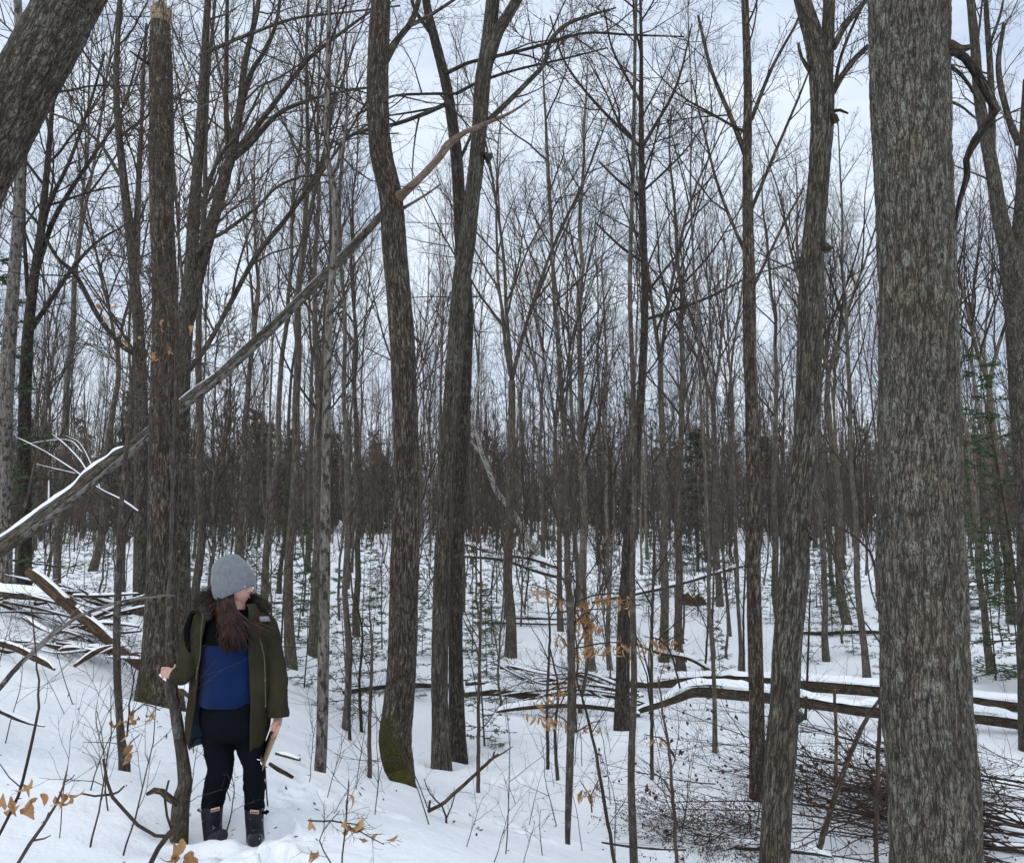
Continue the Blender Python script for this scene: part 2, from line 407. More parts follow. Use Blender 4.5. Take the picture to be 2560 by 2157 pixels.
# ------------------------------------------------------------------ branching
def path_from(rng, start, d, L, n, up=.0, wob=.12, droop=0.):
    d = np.array(d, float); d /= np.linalg.norm(d); p = [np.array(start, float)]
    st = L / (n - 1)
    for i in range(n - 1):
        d = d + rng.normal(0, wob, 3); d[2] += up - droop * (i / n); d /= np.linalg.norm(d); p.append(p[-1] + d * st)
    return np.array(p)
def at_t(path, t):
    f = t * (len(path) - 1); i = min(int(f), len(path) - 2); u = f - i
    return path[i] * (1 - u) + path[i + 1] * u, path[i + 1] - path[i]
def sproutv(rng, PA, RA, n, t0, t1, Lf, ang, npts, up, wob, rk=.012, rmin=.003, tip=.35):
    """n side shoots on each of M parent paths (M,N,3); Lf(t, parent length) -> length. Returns (M*n,npts,3), (M*n,npts)"""
    PA = np.asarray(PA, float); RA = np.asarray(RA, float); M, NN, _ = PA.shape
    t = t0 + (t1 - t0) * ((np.arange(n)[None, :] + rng.uniform(.1, .9, (M, n))) / n)
    f = t * (NN - 1); i = np.minimum(f.astype(int), NN - 2); u_ = (f - i)[..., None]; m = np.arange(M)[:, None]
    p = PA[m, i] * (1 - u_) + PA[m, i + 1] * u_; d = PA[m, i + 1] - PA[m, i]; d /= np.linalg.norm(d, axis=2, keepdims=True) + 1e-9
    rp = RA[m, i] * (1 - u_[..., 0]) + RA[m, i + 1] * u_[..., 0]
    ref = np.where(np.abs(d[..., :1]) < .8, np.array((1., 0, 0)), np.array((0, 1., 0)))
    u = np.cross(d, ref); u /= np.linalg.norm(u, axis=2, keepdims=True); v = np.cross(d, u)
    az = rng.uniform(0, 6.28, (M, 1)) + np.arange(n)[None, :] * 2.399 + rng.normal(0, .35, (M, n)); a = ang * rng.uniform(.7, 1.3, (M, n))
    dr = d * np.cos(a)[..., None] + (u * np.cos(az)[..., None] + v * np.sin(az)[..., None]) * np.sin(a)[..., None]
    Lp = np.linalg.norm(PA[:, -1] - PA[:, 0], axis=1)[:, None]
    L = Lf(t, Lp) * rng.uniform(.6, 1.25, (M, n))
    r0 = np.maximum(rmin, np.minimum(rp * .72, L * rk))
    K = M * n; dr = dr.reshape(K, 3); p = p.reshape(K, 3); L = L.reshape(K, 1); r0 = r0.reshape(K, 1)
    out = np.empty((K, npts, 3)); out[:, 0] = p; st = L / (npts - 1)
    for k in range(npts - 1):
        dr = dr + rng.normal(0, wob, (K, 3)); dr[:, 2] += up; dr /= np.linalg.norm(dr, axis=1, keepdims=True); out[:, k + 1] = out[:, k] + dr * st
    tt = np.linspace(0, 1, npts)[None, :]
    return out, r0 * (1 - tt) + np.maximum(rmin * .7, r0 * tip) * tt
def fitn(p, r, n):
    """resample one path to n points"""
    k = np.linspace(0, len(p) - 1, n); i = np.arange(len(p))
    return np.stack([np.interp(k, i, p[:, c]) for c in range(3)], 1), np.interp(k, i, r)
class Bush:
    """collects batches of branches"""
    def __init__(s): s.b = []
    def add(s, br, sides): s.b.append((br[0], br[1], sides))
    def into(s, G, seed=0):
        for p, r, sd in s.b:
            V, Q, B = tubes(p, r, sd, seed); G.add(V, Q, None, B)
def ramify(rng, bush, PA, RA, sc_=1., n2=6, n3=5, n4=3, up=.05, rmin=.004, lv=4):
    """twigs on the given limbs"""
    if n2 < 1: return
    b2 = sproutv(rng, PA, RA, n2, .15, .98, lambda t, L: L * (.52 - .25 * t), .75, 6, up, .13, .010, rmin); bush.add(b2, 4)
    if lv < 3 or n3 < 1: return
    b3 = sproutv(rng, *b2, n3, .15, 1., lambda t, L: np.maximum(.18 * sc_, L * (.6 - .25 * t)), .7, 5, up, .15, .008, rmin * .85); bush.add(b3, 3)
    if lv < 4 or n4 < 1: return
    b4 = sproutv(rng, *b3, n4, .2, 1., lambda t, L: np.maximum(.14 * sc_, L * .6), .65, 3, up, .15, .008, rmin * .75); bush.add(b4, 3)

def tree_proto(seed, H=20., r0=.15, clear=.38, forks=1, n1=20, lean=.02, n2=6, n3=4, n4=3, spread=.26, rmin=.0042):
    """trunk mesh and crown mesh of a tall bare forest tree standing at the origin"""
    rng = np.random.default_rng(seed); bush = Bush(); T = Geo()
    n = 18
    hz = np.linspace(-.25, H, n)
    wx = np.cumsum(rng.normal(0, .035 + lean, n)); wy = np.cumsum(rng.normal(0, .035 + lean, n))
    wx -= wx[0]; wy -= wy[0]
    tr = np.stack([wx * H / 16, wy * H / 16, hz], 1)
    tt = np.linspace(0, 1, n); rr = r0 * (1 - tt * .9) ** .8; rr[0] *= 1.35; rr[1] *= 1.05
    stems = []
    if forks > 1:
        k = int(n * rng.uniform(.32, .5)); base = tr[:k + 1]; rb = rr[:k + 1]
        bark_tube(T, base, rb, .5, 12, 0, lump=.09, seed=seed)
        a0 = rng.uniform(0, 6.28)
        for i in range(forks):
            a = a0 + i * 6.28 / forks + rng.normal(0, .3)
            d = np.array((math.cos(a) * .26, math.sin(a) * .26, 1.))
            L = (H - base[-1][2]) * rng.uniform(.85, 1.05)
            ph = path_from(rng, base[-1], d, L, 11, .03, .06); rad = np.linspace(rb[-1] * (.78 if forks == 2 else .62), .012, 11)
            bark_tube(T, ph, rad, .5, 9, 0, lump=.08, seed=seed + i); stems.append((ph, rad, .08))
    else:
        bark_tube(T, tr, rr, .5, 12, 0, lump=.09, seed=seed); stems.append((tr, rr, clear))
    for ph, rad, t0 in stems:
        L1 = sproutv(rng, ph[None], rad[None], int(n1 / len(stems)) + 2, t0, .99, lambda t, L: H * spread * (1.12 - t * .85), .62, 9, .055, .07, .0115, .008, .25)
        bush.add(L1, 5); ramify(rng, bush, *L1, H / 20, n2, n3, n4, .045, rmin)
        lo = sproutv(rng, ph[None], rad[None], 4, .06, t0 + .1, lambda t, L: H * .05 + t * 0, 1.1, 5, .03, .15, .010, .006); bush.add(lo, 4)
        ramify(rng, bush, *lo, H / 30, 3, 2, 0, .03, rmin, 3)
    C = Geo(); bush.into(C, seed)
    return T.mesh('trunk'), C.mesh('crown')

# ------------------------------------------------------------------ near trees, shaped one by one
LAND = []      # landmarks for later labels
def px_path(pts, Y, dY=0.):
    n = len(pts); ys = [Y + dY * i / max(1, n - 1) for i in range(n)]
    return np.array([P(p[0], p[1], y) for p, y in zip(pts, ys)]), np.array([R(p[2], y) for p, y in zip(pts, ys)])
def hero(name, label, mat, Y, pts, limbs=(), amp=.006, freq=40., sides=28, step=.05, lump=.05, moss=None, crown=14, t0=.62, cl=2.2, twig=(6, 5, 2), top=3.5,
         cat='tree', seed=1, group=None, dY=0., caps=(True, True), stretch=.16, limb_crown=True, up=.04, flare=None):
    rng = np.random.default_rng(seed * 77 + 5)
    p, r = px_path(pts, Y, dY)
    # sink the foot into the snow with a little root flare
    b = p[0].copy(); zg = gz(b[0], b[1]); foot = b.copy(); foot[2] = min(zg, b[2]) - .25
    p = np.vstack([foot, p]); fl = flare or (1.6 if pts[0][2] > 30 and name == 'tree' else 1.1); r = np.concatenate([[r[0] * fl], r]); r[1] *= 1.2 if fl > 1.2 else 1.02
    if top > 0:
        d = p[-1] - p[-2]; d /= np.linalg.norm(d); d[2] = abs(d[2])
        e = path_from(rng, p[-1], d, top, 4, .02, .05)
        p = np.vstack([p, e[1:]]); r = np.concatenate([r, np.linspace(r[-1], r[-1] * .45, 4)[1:]])
    loc = np.array((b[0], b[1], min(zg, b[2])))
    t = thing(name, label, cat, loc, group)
    G = Geo()
    mf = None if moss is None else (lambda V, dv, B: moss(V + loc, dv))
    P1, R1 = bark_tube(G, p - loc, r, step, sides, amp, freq, stretch, lump, seed, caps, mf)
    G.build('trunk', mat, t)
    bush = Bush(); L1 = []
    for lb in limbs:
        lp, lw = lb[0], (lb[1] if len(lb) > 1 else 0.)
        q, rr = px_path(lp, Y + (lb[2] if len(lb) > 2 else 0.), lw)
        LG = Geo(); q2, r2 = bark_tube(LG, q - loc, rr, max(.08, step), max(8, sides // 3), amp * .4, freq * 1.4, stretch, .07, seed + len(L1), (True, True))
        LG.build('branch', lb[3] if len(lb) > 3 else mat, t)
        if (lb[4] if len(lb) > 4 else limb_crown):
            L1.append(fitn(q2, r2, 9))
    if crown:
        pk, rk = fitn(P1, R1, 24)
        c1 = sproutv(rng, pk[None], rk[None], crown, t0, .99, lambda u, L: cl + u * 0, .85, 9, up, .09, .010, .005, .25)
        bush.add(c1, 6); L1 += list(zip(*c1))
    if L1:
        ramify(rng, bush, np.array([a for a, _ in L1]), np.array([b for _, b in L1]), 1., *twig, up, .0032)
        C = Geo(); bush.into(C, seed); C.build('crown', M_twig, t)
    return t

def moss_left(zlo, zhi, k=1.):
    def f(V, dv):
        h = np.clip((zhi - V[:, 2]) / (zhi - zlo), 0, 1)
        side = np.clip(.55 - dv[:, 0] * .75 - dv[:, 1] * .25, 0, 1)
        return k * h * (.25 + side)
    return f
def moss_foot(z0, hgt):
    return lambda V, dv: np.clip(1 - (V[:, 2] - z0) / hgt, 0, 1) * .55

big = hero('tree', 'massive lichen-mottled trunk nearest the camera, cut off by the bottom edge', M_big, 4.8,
     [(2345, 2300, 212), (2338, 2157, 203), (2330, 1930, 201), (2315, 1765, 202), (2310, 1600, 198), (2302, 1437, 208), (2297, 1213, 196), (2297, 1050, 193),
      (2293, 720, 185), (2285, 530, 186), (2279, 370, 190), (2273, 164, 200), (2273, 0, 210), (2275, -120, 215)],
     limbs=[([(2330, 128, 60), (2380, 122, 44), (2405, 124, 22), (2432, 116, 12)], -.1, -.1, M_log, False),
            ([(2370, 120, 26), (2412, 145, 22), (2445, 190, 24), (2475, 245, 26), (2490, 275, 24), (2468, 310, 22), (2440, 350, 24), (2415, 400, 18), (2418, 440, 18),
              (2400, 500, 14), (2388, 560, 11), (2380, 640, 7)], .25, -.05, M_dark, False),
            ([(2390, 1480, 60), (2412, 1490, 40), (2420, 1488, 14)], 0, -.02, M_big, False),
            ([(2365, 160, 14), (2410, 195, 10), (2450, 260, 8)], .3, 0, M_dark),
            ([(2360, 250, 10), (2400, 265, 8), (2450, 305, 6)], .4, 0, M_dark)],
     amp=.013, freq=34, sides=144, step=.026, lump=.035, crown=0, top=2.5, seed=3, stretch=.2, limb_crown=False, flare=1.05)
hero('tree', 'thick trunk leaning right across the upper left corner', M_maple, 5.0,
     [(-430, 1700, 190), (-330, 1300, 175), (-210, 880, 165), (-95, 520, 158), (0, 325, 155), (88, 164, 154), (178, -5, 153), (260, -160, 150), (330, -320, 145)],
     amp=.009, freq=44, sides=96, step=.034, lump=.03, crown=0, top=2.5, seed=4)
hero('tree', 'grey two-stemmed trunk with a crook below its fork, beside the massive trunk', M_grey, 6.5,
     [(1925, 2260, 74), (1936, 2157, 70), (1945, 1960, 73), (1951, 1889, 74), (1961, 1765, 69), (1970, 1600, 70), (1985, 1437, 73), (1988, 1330, 68), (2000, 1213, 64),
      (2015, 1090, 62), (2022, 925, 62), (2025, 820, 64), (2028, 720, 61), (2034, 610, 58), (2040, 530, 54), (2050, 400, 56), (2056, 290, 60), (2052, 190, 62), (2035, 100, 52), (2006, 0, 43), (1985, -80, 40)],
     limbs=[([(2058, 240, 46), (2068, 130, 36), (2073, 0, 32), (2080, -120, 28)], .1),
            ([(2080, 232, 20), (2105, 190, 17), (2140, 145, 16), (2172, 115, 15)], -.2),
            ([(2084, 120, 18), (2110, 70, 16), (2145, 25, 15), (2175, -10, 14)], .1),
            ([(2088, 215, 11), (2100, 150, 9), (2130, 70, 8), (2160, 10, 7)], .2),
            ([(2070, 280, 12), (2100, 276, 9), (2120, 284, 6)], -.1, 0, M_log, False), ([(2030, 185, 14), (2004, 145, 10), (1996, 108, 8)], -.1, 0, M_redlog, False),
            ([(2075, 300, 44), (2088, 298, 26), (2096, 305, 10)], 0, -.05, M_grey, False), ([(2050, 615, 40), (2072, 622, 22), (2082, 618, 8)], 0, -.05, M_grey, False), ([(2010, 1320, 50), (2030, 1345, 26), (2036, 1340, 10)], 0, -.03, M_grey, False), ([(1985, 1790, 44), (2004, 1795, 24), (2008, 1800, 8)], 0, -.03, M_grey, False)],
     amp=.0075, freq=55, sides=66, step=.035, lump=.06, crown=4, t0=.93, cl=1.6, seed=5, moss=moss_left(-3.5, -.2, .5))
hero('tree', 'dark slim trunk leaning against the crooked two-stemmed trunk at the snow', M_brown, 9.5,
     [(1896, 1968, 36), (1893, 1850, 38), (1890, 1690, 37), (1884, 1437, 35), (1883, 1170, 37), (1879, 1010, 33), (1874, 880, 34), (1873, 720, 33), (1870, 560, 28), (1868, 410, 25), (1869, 200, 22), (1862, 0, 20)],
     limbs=[([(1876, 420, 16), (1830, 300, 13), (1780, 180, 10), (1745, 40, 7)], .4), ([(1878, 300, 12), (1930, 170, 9), (1990, 60, 7), (2010, 0, 5)], -.3),
            ([(1880, 520, 11), (1930, 400, 9), (1990, 260, 7), (2030, 160, 5)], .5), ([(1866, 640, 10), (1800, 480, 8), (1760, 330, 6), (1730, 200, 4)], .3),
            ([(1882, 720, 9), (1960, 560, 7), (2010, 470, 5)], .4)],
     amp=.006, freq=60, sides=44, step=.05, lump=.06, crown=8, t0=.6, cl=1.7, twig=(7, 5, 2), seed=6)
hero('tree', 'tall snag snapped off at the top with bare splintered wood', M_brown, 8.0,
     [(398, 1738, 92), (398, 1640, 84), (399, 1560, 74), (402, 1418, 67), (410, 1130, 72), (411, 950, 68), (413, 720, 62), (405, 560, 60), (404, 410, 63), (402, 160, 60), (401, 60, 52)],
     limbs=[([(385, 170, 12), (355, 150, 8), (325, 128, 5)], -.2, 0, M_dark, False)],
     amp=.007, freq=50, sides=56, step=.035, lump=.05, crown=0, top=0, cat='tree', seed=7, moss=moss_left(-.3, .9, .5))
hero('tree', 'stout trunk with a moss-green foot hooked into the snow, broken limb at its shoulder', M_brown, 8.5,
     [(1030, 1992, 26), (1014, 1958, 52), (998, 1912, 74), (988, 1848, 81), (996, 1765, 76), (1005, 1642, 71), (1011, 1418, 72), (1017, 1213, 64), (1015, 1090, 64), (1007, 884, 65), (995, 720, 64), (986, 616, 65),
      (977, 493, 62), (951, 370, 60), (944, 205, 59), (952, 0, 53), (956, -120, 50)],
     limbs=[([(962, 150, 26), (985, 110, 18), (1027, 57, 16), (1047, 0, 14), (1060, -60, 12)], .3), ([(1020, 66, 13), (1065, 45, 11), (1105, 20, 9), (1150, -10, 7)], .2),
            ([(985, 500, 40), (1010, 482, 24), (1055, 440, 19), (1100, 392, 20), (1120, 362, 22), (1165, 330, 14), (1230, 303, 11), (1280, 280, 8), (1326, 249, 5)], -.9, 0, M_pink, False),
            ([(1010, 520, 9), (1060, 490, 7), (1100, 462, 5)], -.3, 0, M_pink, False), ([(995, 1920, 60), (1015, 1962, 44), (1032, 1988, 22), (1046, 2008, 7)], -.35, -.02, M_moss, False)],
     amp=.008, freq=50, sides=62, step=.035, lump=.05, crown=3, t0=.9, cl=1.5, seed=8, moss=moss_left(-1.5, .15, 1.4), flare=.7)
hero('tree', 'pale grey trunk with even vertical furrows, front one of the pair', M_grey, 11.0,
     [(1104, 1930, 45), (1101, 1810, 42), (1099, 1683, 42), (1104, 1437, 41), (1112, 1280, 41), (1119, 1131, 41), (1135, 925, 44), (1152, 720, 48), (1168, 600, 46), (1180, 500, 42), (1192, 400, 41), (1200, 300, 42),
      (1207, 200, 44), (1220, 120, 42), (1232, 0, 38), (1238, -100, 34)],
     limbs=[([(1222, 150, 34), (1245, 80, 32), (1275, 30, 30), (1310, -30, 28)], -.2),
            ([(1222, 300, 15), (1270, 255, 15), (1320, 205, 14), (1360, 160, 13), (1378, 100, 12), (1420, 60, 11), (1480, 38, 8), (1540, 20, 5)], .6),
            ([(1215, 395, 36), (1226, 390, 16), (1230, 384, 8)], 0, -.05, M_grey, False)],
     amp=.011, freq=46, stretch=.07, sides=52, step=.045, lump=.03, crown=6, t0=.86, cl=2.0, seed=9)
hero('tree', 'dark trunk close behind the furrowed pale grey one, curving left above', M_dark, 11.7,
     [(1143, 1858, 38), (1140, 1700, 36), (1139, 1437, 34), (1146, 1250, 35), (1155, 1100, 36), (1162, 925, 36), (1166, 780, 36), (1156, 640, 36), (1149, 520, 33), (1142, 400, 32), (1130, 300, 30), (1113, 200, 28),
      (1090, 110, 26), (1070, 30, 24), (1058, -60, 20)],
     limbs=[([(1102, 190, 12), (1140, 172, 11), (1180, 155, 10), (1290, 130, 9), (1380, 106, 8), (1465, 83, 7), (1580, 88, 6), (1710, 92, 4)], -1.2),
            ([(1126, 256, 13), (1112, 262, 13), (1060, 285, 12), (990, 310, 11), (920, 325, 10), (868, 345, 9), (850, 380, 7), (846, 420, 5)], -3.4),
            ([(1135, 235, 8), (1080, 235, 8), (1000, 238, 7), (960, 250, 7), (890, 290, 5)], -3.3),
            ([(1140, 235, 10), (1200, 205, 9), (1290, 175, 7), (1400, 150, 6), (1520, 120, 4)], .5),
            ([(1085, 95, 12), (1060, 60, 11), (1035, 20, 10), (1025, -30, 9)], -.3), ([(1150, 400, 10), (1180, 330, 7), (1190, 280, 5)], .2)],
     amp=.007, freq=55, sides=52, step=.04, lump=.06, crown=8, t0=.8, cl=1.9, twig=(7, 5, 2), seed=10)
hero('tree', 'thin pale-blotched tree just right of the person', M_pale, 7.5,
     [(800, 1935, 28), (805, 1830, 28), (808, 1680, 28), (812, 1418, 27), (815, 1130, 23), (822, 800, 19), (836, 620, 17), (838, 500, 17), (826, 430, 17), (816, 370, 15), (818, 200, 13), (825, 0, 11)],
     limbs=[([(836, 440, 10), (858, 360, 8), (870, 280, 6)], .3)], amp=.002, freq=70, sides=30, step=.05, lump=.06, crown=12, t0=.5, cl=1.1, seed=11, moss=moss_foot(-.7, .5))
hero('tree', 'forked maple with many rising limbs, rooted behind the tall snag', M_maple, 11.0,
     [(446, 1600, 54), (446, 1300, 52), (448, 1050, 50), (456, 880, 46), (466, 780, 42), (476, 690, 34), (486, 520, 30), (497, 380, 27), (508, 200, 22), (520, 0, 18)],
     limbs=[([(470, 800, 34), (492, 700, 34), (528, 570, 31), (562, 440, 28), (578, 390, 26), (600, 270, 20), (612, 160, 17), (640, 40, 14), (655, -60, 11)], .5),
            ([(575, 400, 22), (620, 365, 17), (690, 290, 13), (760, 255, 10), (860, 228, 8), (960, 215, 5)], -.8, .3),
            ([(590, 380, 18), (640, 320, 15), (700, 240, 13), (770, 150, 11), (870, 70, 8), (940, 20, 6)], -.5, .3),
            ([(540, 520, 18), (570, 440, 16), (566, 300, 13), (566, 180, 12), (568, 0, 10)], .5, .2),
            ([(600, 290, 14), (625, 190, 14), (660, 130, 12), (690, 60, 10), (705, -40, 8)], .5, .4),
            ([(505, 520, 12), (545, 400, 10), (600, 330, 8), (660, 210, 6)], -.9),
            ([(500, 140, 12), (560, 112, 10), (640, 80, 9), (740, 46, 8), (860, 32, 6), (1000, 15, 5)], -1.),
            ([(480, 640, 14), (520, 600, 13), (560, 580, 10), (640, 520, 9), (690, 470, 8), (760, 440, 6), (820, 440, 4)], -.6),
            ([(470, 930, 14), (520, 860, 13), (575, 760, 13), (640, 640, 13), (705, 560, 13), (770, 470, 10), (830, 360, 7)], .7)],
     amp=.006, freq=50, sides=46, step=.06, lump=.05, crown=10, t0=.62, cl=2., twig=(7, 6, 2), seed=12)
hero('tree', 'slim curving tree just left of the tall snag', M_maple, 14.0,
     [(350, 1600, 32), (352, 1300, 32), (352, 1000, 33), (345, 800, 27), (326, 600, 24), (305, 410, 20), (291, 230, 16), (299, 0, 12)],
     limbs=[([(335, 690, 13), (342, 560, 12), (350, 420, 11), (356, 250, 9), (366, 60, 7)], .3), ([(345, 890, 14), (300, 860, 13), (245, 790, 13), (190, 690, 12), (140, 640, 9), (95, 560, 8), (60, 520, 6)], -2.8),
            ([(300, 440, 10), (250, 360, 8), (190, 310, 7), (120, 280, 5)], .3)],
     amp=.005, freq=50, sides=34, step=.08, crown=12, t0=.45, cl=2.6, twig=(7, 5, 2), seed=13)
hero('dead_tree', 'dead pale tree shedding its bark at the picture\'s left edge', M_pale, 12.5,
     [(8, 1640, 42), (10, 1300, 36), (12, 1100, 33), (20, 900, 34), (33, 719, 30), (45, 550, 26), (50, 400, 23), (52, 200, 21), (44, 0, 20)],
     amp=.005, freq=40, sides=36, step=.05, crown=0, top=1., seed=14, cat='tree', lump=.09)
hero('tree', 'spreading tree fanning many thin stems, behind the leaning corner trunk', M_dark, 16.0,
     [(58, 1500, 34), (60, 1150, 30), (66, 900, 28), (80, 740, 24), (104, 560, 19), (118, 420, 15), (128, 300, 12), (140, 150, 8)],
     limbs=[([(88, 690, 15), (130, 560, 13), (180, 470, 11), (240, 380, 8), (290, 310, 5)], .6), ([(96, 640, 14), (120, 520, 12), (175, 400, 9), (225, 260, 7), (262, 130, 5)], -.5),
            ([(68, 840, 14), (120, 760, 12), (190, 660, 10), (250, 600, 7), (320, 560, 4)], .5), ([(70, 740, 12), (60, 560, 9), (66, 380, 7), (90, 240, 5)], .3)],
     amp=.004, freq=50, sides=26, step=.1, crown=16, t0=.45, cl=3., twig=(8, 5, 3), seed=15)
hero('tree', 'straight dark tree with V-shaped limbs and dead stubs, right of centre', M_dark, 13.0,
     [(1555, 1825, 35), (1557, 1680, 34), (1560, 1560, 34), (1567, 1439, 33), (1582, 1230, 29), (1594, 1080, 24), (1603, 980, 22), (1610, 850, 20), (1612, 720, 19), (1608, 560, 18), (1604, 400, 16), (1603, 250, 13), (1603, 120, 10), (1600, -50, 7)],
     limbs=[([(1606, 372, 9), (1560, 330, 9), (1500, 270, 8), (1445, 205, 7), (1405, 140, 6), (1375, 40, 4)], .4), ([(1608, 365, 10), (1640, 310, 9), (1680, 240, 8), (1705, 170, 6), (1730, 60, 4)], .3),
            ([(1604, 260, 9), (1570, 200, 7), (1530, 120, 6), (1510, 20, 4)], -.3), ([(1606, 480, 7), (1650, 440, 6), (1710, 380, 5), (1770, 300, 3)], -.4),
            ([(1604, 492, 9), (1550, 455, 7), (1497, 404, 5)], -.4, 0, M_dark, False), ([(1606, 655, 8), (1550, 615, 7), (1488, 556, 5)], -.4, 0, M_dark, False),
            ([(1612, 740, 8), (1650, 690, 7), (1690, 640, 6)], .2, 0, M_dark, False), ([(1612, 800, 9), (1700, 770, 8), (1780, 740, 7), (1880, 690, 5), (1990, 655, 4)], -.9)],
     amp=.005, freq=60, sides=36, step=.07, crown=16, t0=.5, cl=2.2, twig=(8, 5, 3), seed=16)
hero('tree', 'slender brown tree crossing in front of the dark V-limbed one', M_sapl, 6.3,
     [(1586, 2200, 20), (1583, 2100, 20), (1578, 1930, 18), (1585, 1700, 16), (1581, 1437, 15), (1586, 1200, 14), (1584, 1000, 13), (1575, 720, 12), (1583, 400, 11), (1590, 0, 9)],
     amp=.003, freq=80, sides=20, step=.06, crown=10, t0=.35, cl=.8, seed=17)
hero('sapling', 'slim crooked sapling behind the orange-leaved beech twigs', M_sapl, 7.0,
     [(1419, 2092, 13), (1421, 2020, 17), (1424, 1930, 19), (1429, 1724, 21), (1425, 1519, 19), (1419, 1437, 17), (1418, 1250, 15), (1413, 1100, 13), (1398, 900, 12), (1386, 760, 10), (1378, 560, 9), (1368, 370, 8), (1358, 190, 5)],
     amp=.003, freq=80, sides=20, step=.06, crown=14, t0=.35, cl=.8, top=.6, seed=18)
hero('sapling', 'thin dark sapling left of the tall snag, bare of branches below', M_sapl, 5.8,
     [(311, 1915, 26), (303, 1850, 19), (299, 1790, 17), (293, 1690, 18), (292, 1560, 18), (297, 1437, 16), (304, 1254, 12), (318, 1100, 11), (328, 980, 9), (345, 700, 7), (352, 400, 5)],
     amp=.003, freq=80, sides=22, step=.05, crown=12, t0=.5, cl=.7, top=.6, seed=19)
hero('sapling', 'curved sapling gripped by the person, dark bark at its crooked foot', M_sapl, 4.9,
     [(452, 2012, 40), (462, 1965, 34), (461, 1930, 32), (452, 1865, 29), (443, 1807, 28), (436, 1760, 27), (431, 1724, 26), (427, 1660, 25), (424, 1600, 22), (425, 1500, 17), (428, 1400, 13), (432, 1200, 9), (438, 950, 7), (446, 650, 5), (452, 350, 3)],
     amp=.003, freq=80, sides=30, step=.03, lump=.06, crown=8, t0=.5, cl=.6, top=.5, seed=20, moss=moss_foot(-.2, .35))
hero('tree', 'forked tree at the right picture edge with a patch of snow in its bark', M_maple, 13.0,
     [(2590, 1700, 64), (2575, 1300, 60), (2556, 1000, 58), (2540, 760, 56), (2522, 640, 44), (2500, 540, 38), (2482, 430, 34), (2462, 330, 30), (2446, 230, 26), (2438, 120, 24), (2426, 0, 20)],
     limbs=[([(2478, 420, 20), (2480, 300, 17), (2476, 180, 16), (2468, 60, 14), (2462, -40, 12)], .2), ([(2535, 700, 42), (2552, 560, 38), (2562, 400, 34), (2572, 200, 28)], .4),
            ([(2548, 360, 20), (2520, 290, 17), (2496, 170, 14), (2510, 60, 10)], .2), ([(2475, 110, 9), (2500, 40, 7), (2512, -20, 5)], .1)],
     amp=.006, freq=50, sides=40, step=.08, crown=10, t0=.5, cl=2., twig=(6, 5, 2), seed=21)
# splintered wood on the snag's top
def splinters():
    snag = [o for o in COL.objects if o.get('label', '').startswith('tall snag')][0]
    G = Geo(); rng = np.random.default_rng(5); c = P(400, 62, 8.0); r = R(49, 8.0)
    loc = np.array(snag.location)
    V, Q, B = tubes(np.array([[c + (0, 0, -.02), c + (0, 0, .13)]]), np.array([[r * .96, r * .93]]), 18); G.add(V - loc, Q, ends(2, 18), B)
    for i in range(46):
        a = rng.uniform(0, 6.28); rr = r * math.sqrt(rng.uniform(.1, .95)); b = c + (math.cos(a) * rr * .95, math.sin(a) * rr * .95, .08)
        h = .08 + .13 * rng.random(); V, Q, B = tubes(np.array([[b, b + (rng.normal(0, .006), rng.normal(0, .006), h * .7), b + (rng.normal(0, .01), rng.normal(0, .01), h)]]), np.array([[.02, .015, .002]]), 5)
        G.add(V - loc, Q, None, B)
    o = G.build('splintered_top', M_wood, snag); tag(o, 'pale splintered bare wood of the snapped top')
splinters()
# pale bare patch on the dead tree at the left edge

# ------------------------------------------------------------------ the woods behind, copied from prototypes
PROTO = []
for sd, kw in [(101, dict(H=20, r0=.15, n1=20)), (102, dict(H=22, r0=.17, n1=22, forks=2)), (103, dict(H=18, r0=.11, n1=20, clear=.45)), (104, dict(H=21, r0=.16, forks=3, n1=24)),
               (105, dict(H=19, r0=.13, n1=24, clear=.3, spread=.22)), (106, dict(H=23, r0=.19, forks=2, n1=24, spread=.28)), (107, dict(H=16, r0=.085, n1=18, clear=.4, spread=.2)), (108, dict(H=21, r0=.15, n1=20, clear=.5, spread=.3))]:
    PROTO.append(tree_proto(sd, **kw))
for tm, cm in PROTO: tm.materials.append(M_far); cm.materials.append(M_twig)
SAPL = []
for sd in (201, 202, 203, 204):
    SAPL.append(tree_proto(sd, H=6.5, r0=.03, clear=.18, n1=16, lean=.05, n2=5, n3=4, n4=2, spread=.22, rmin=.0045))
for tm, cm in SAPL: tm.materials.append(M_far); cm.materials.append(M_twig)
def place(pr, name, label, x, y, rz, s, sz=None, group=None, tilt=(0, 0), cat='tree'):
    t = thing(name, label, cat, (x, y, gz(x, y)), group)
    t.rotation_euler = (tilt[0], tilt[1], rz); t.scale = (s, s, sz or s)
    obj('trunk', pr[0], None, t); obj('crown', pr[1], None, t)
    return t
TAKEN = []
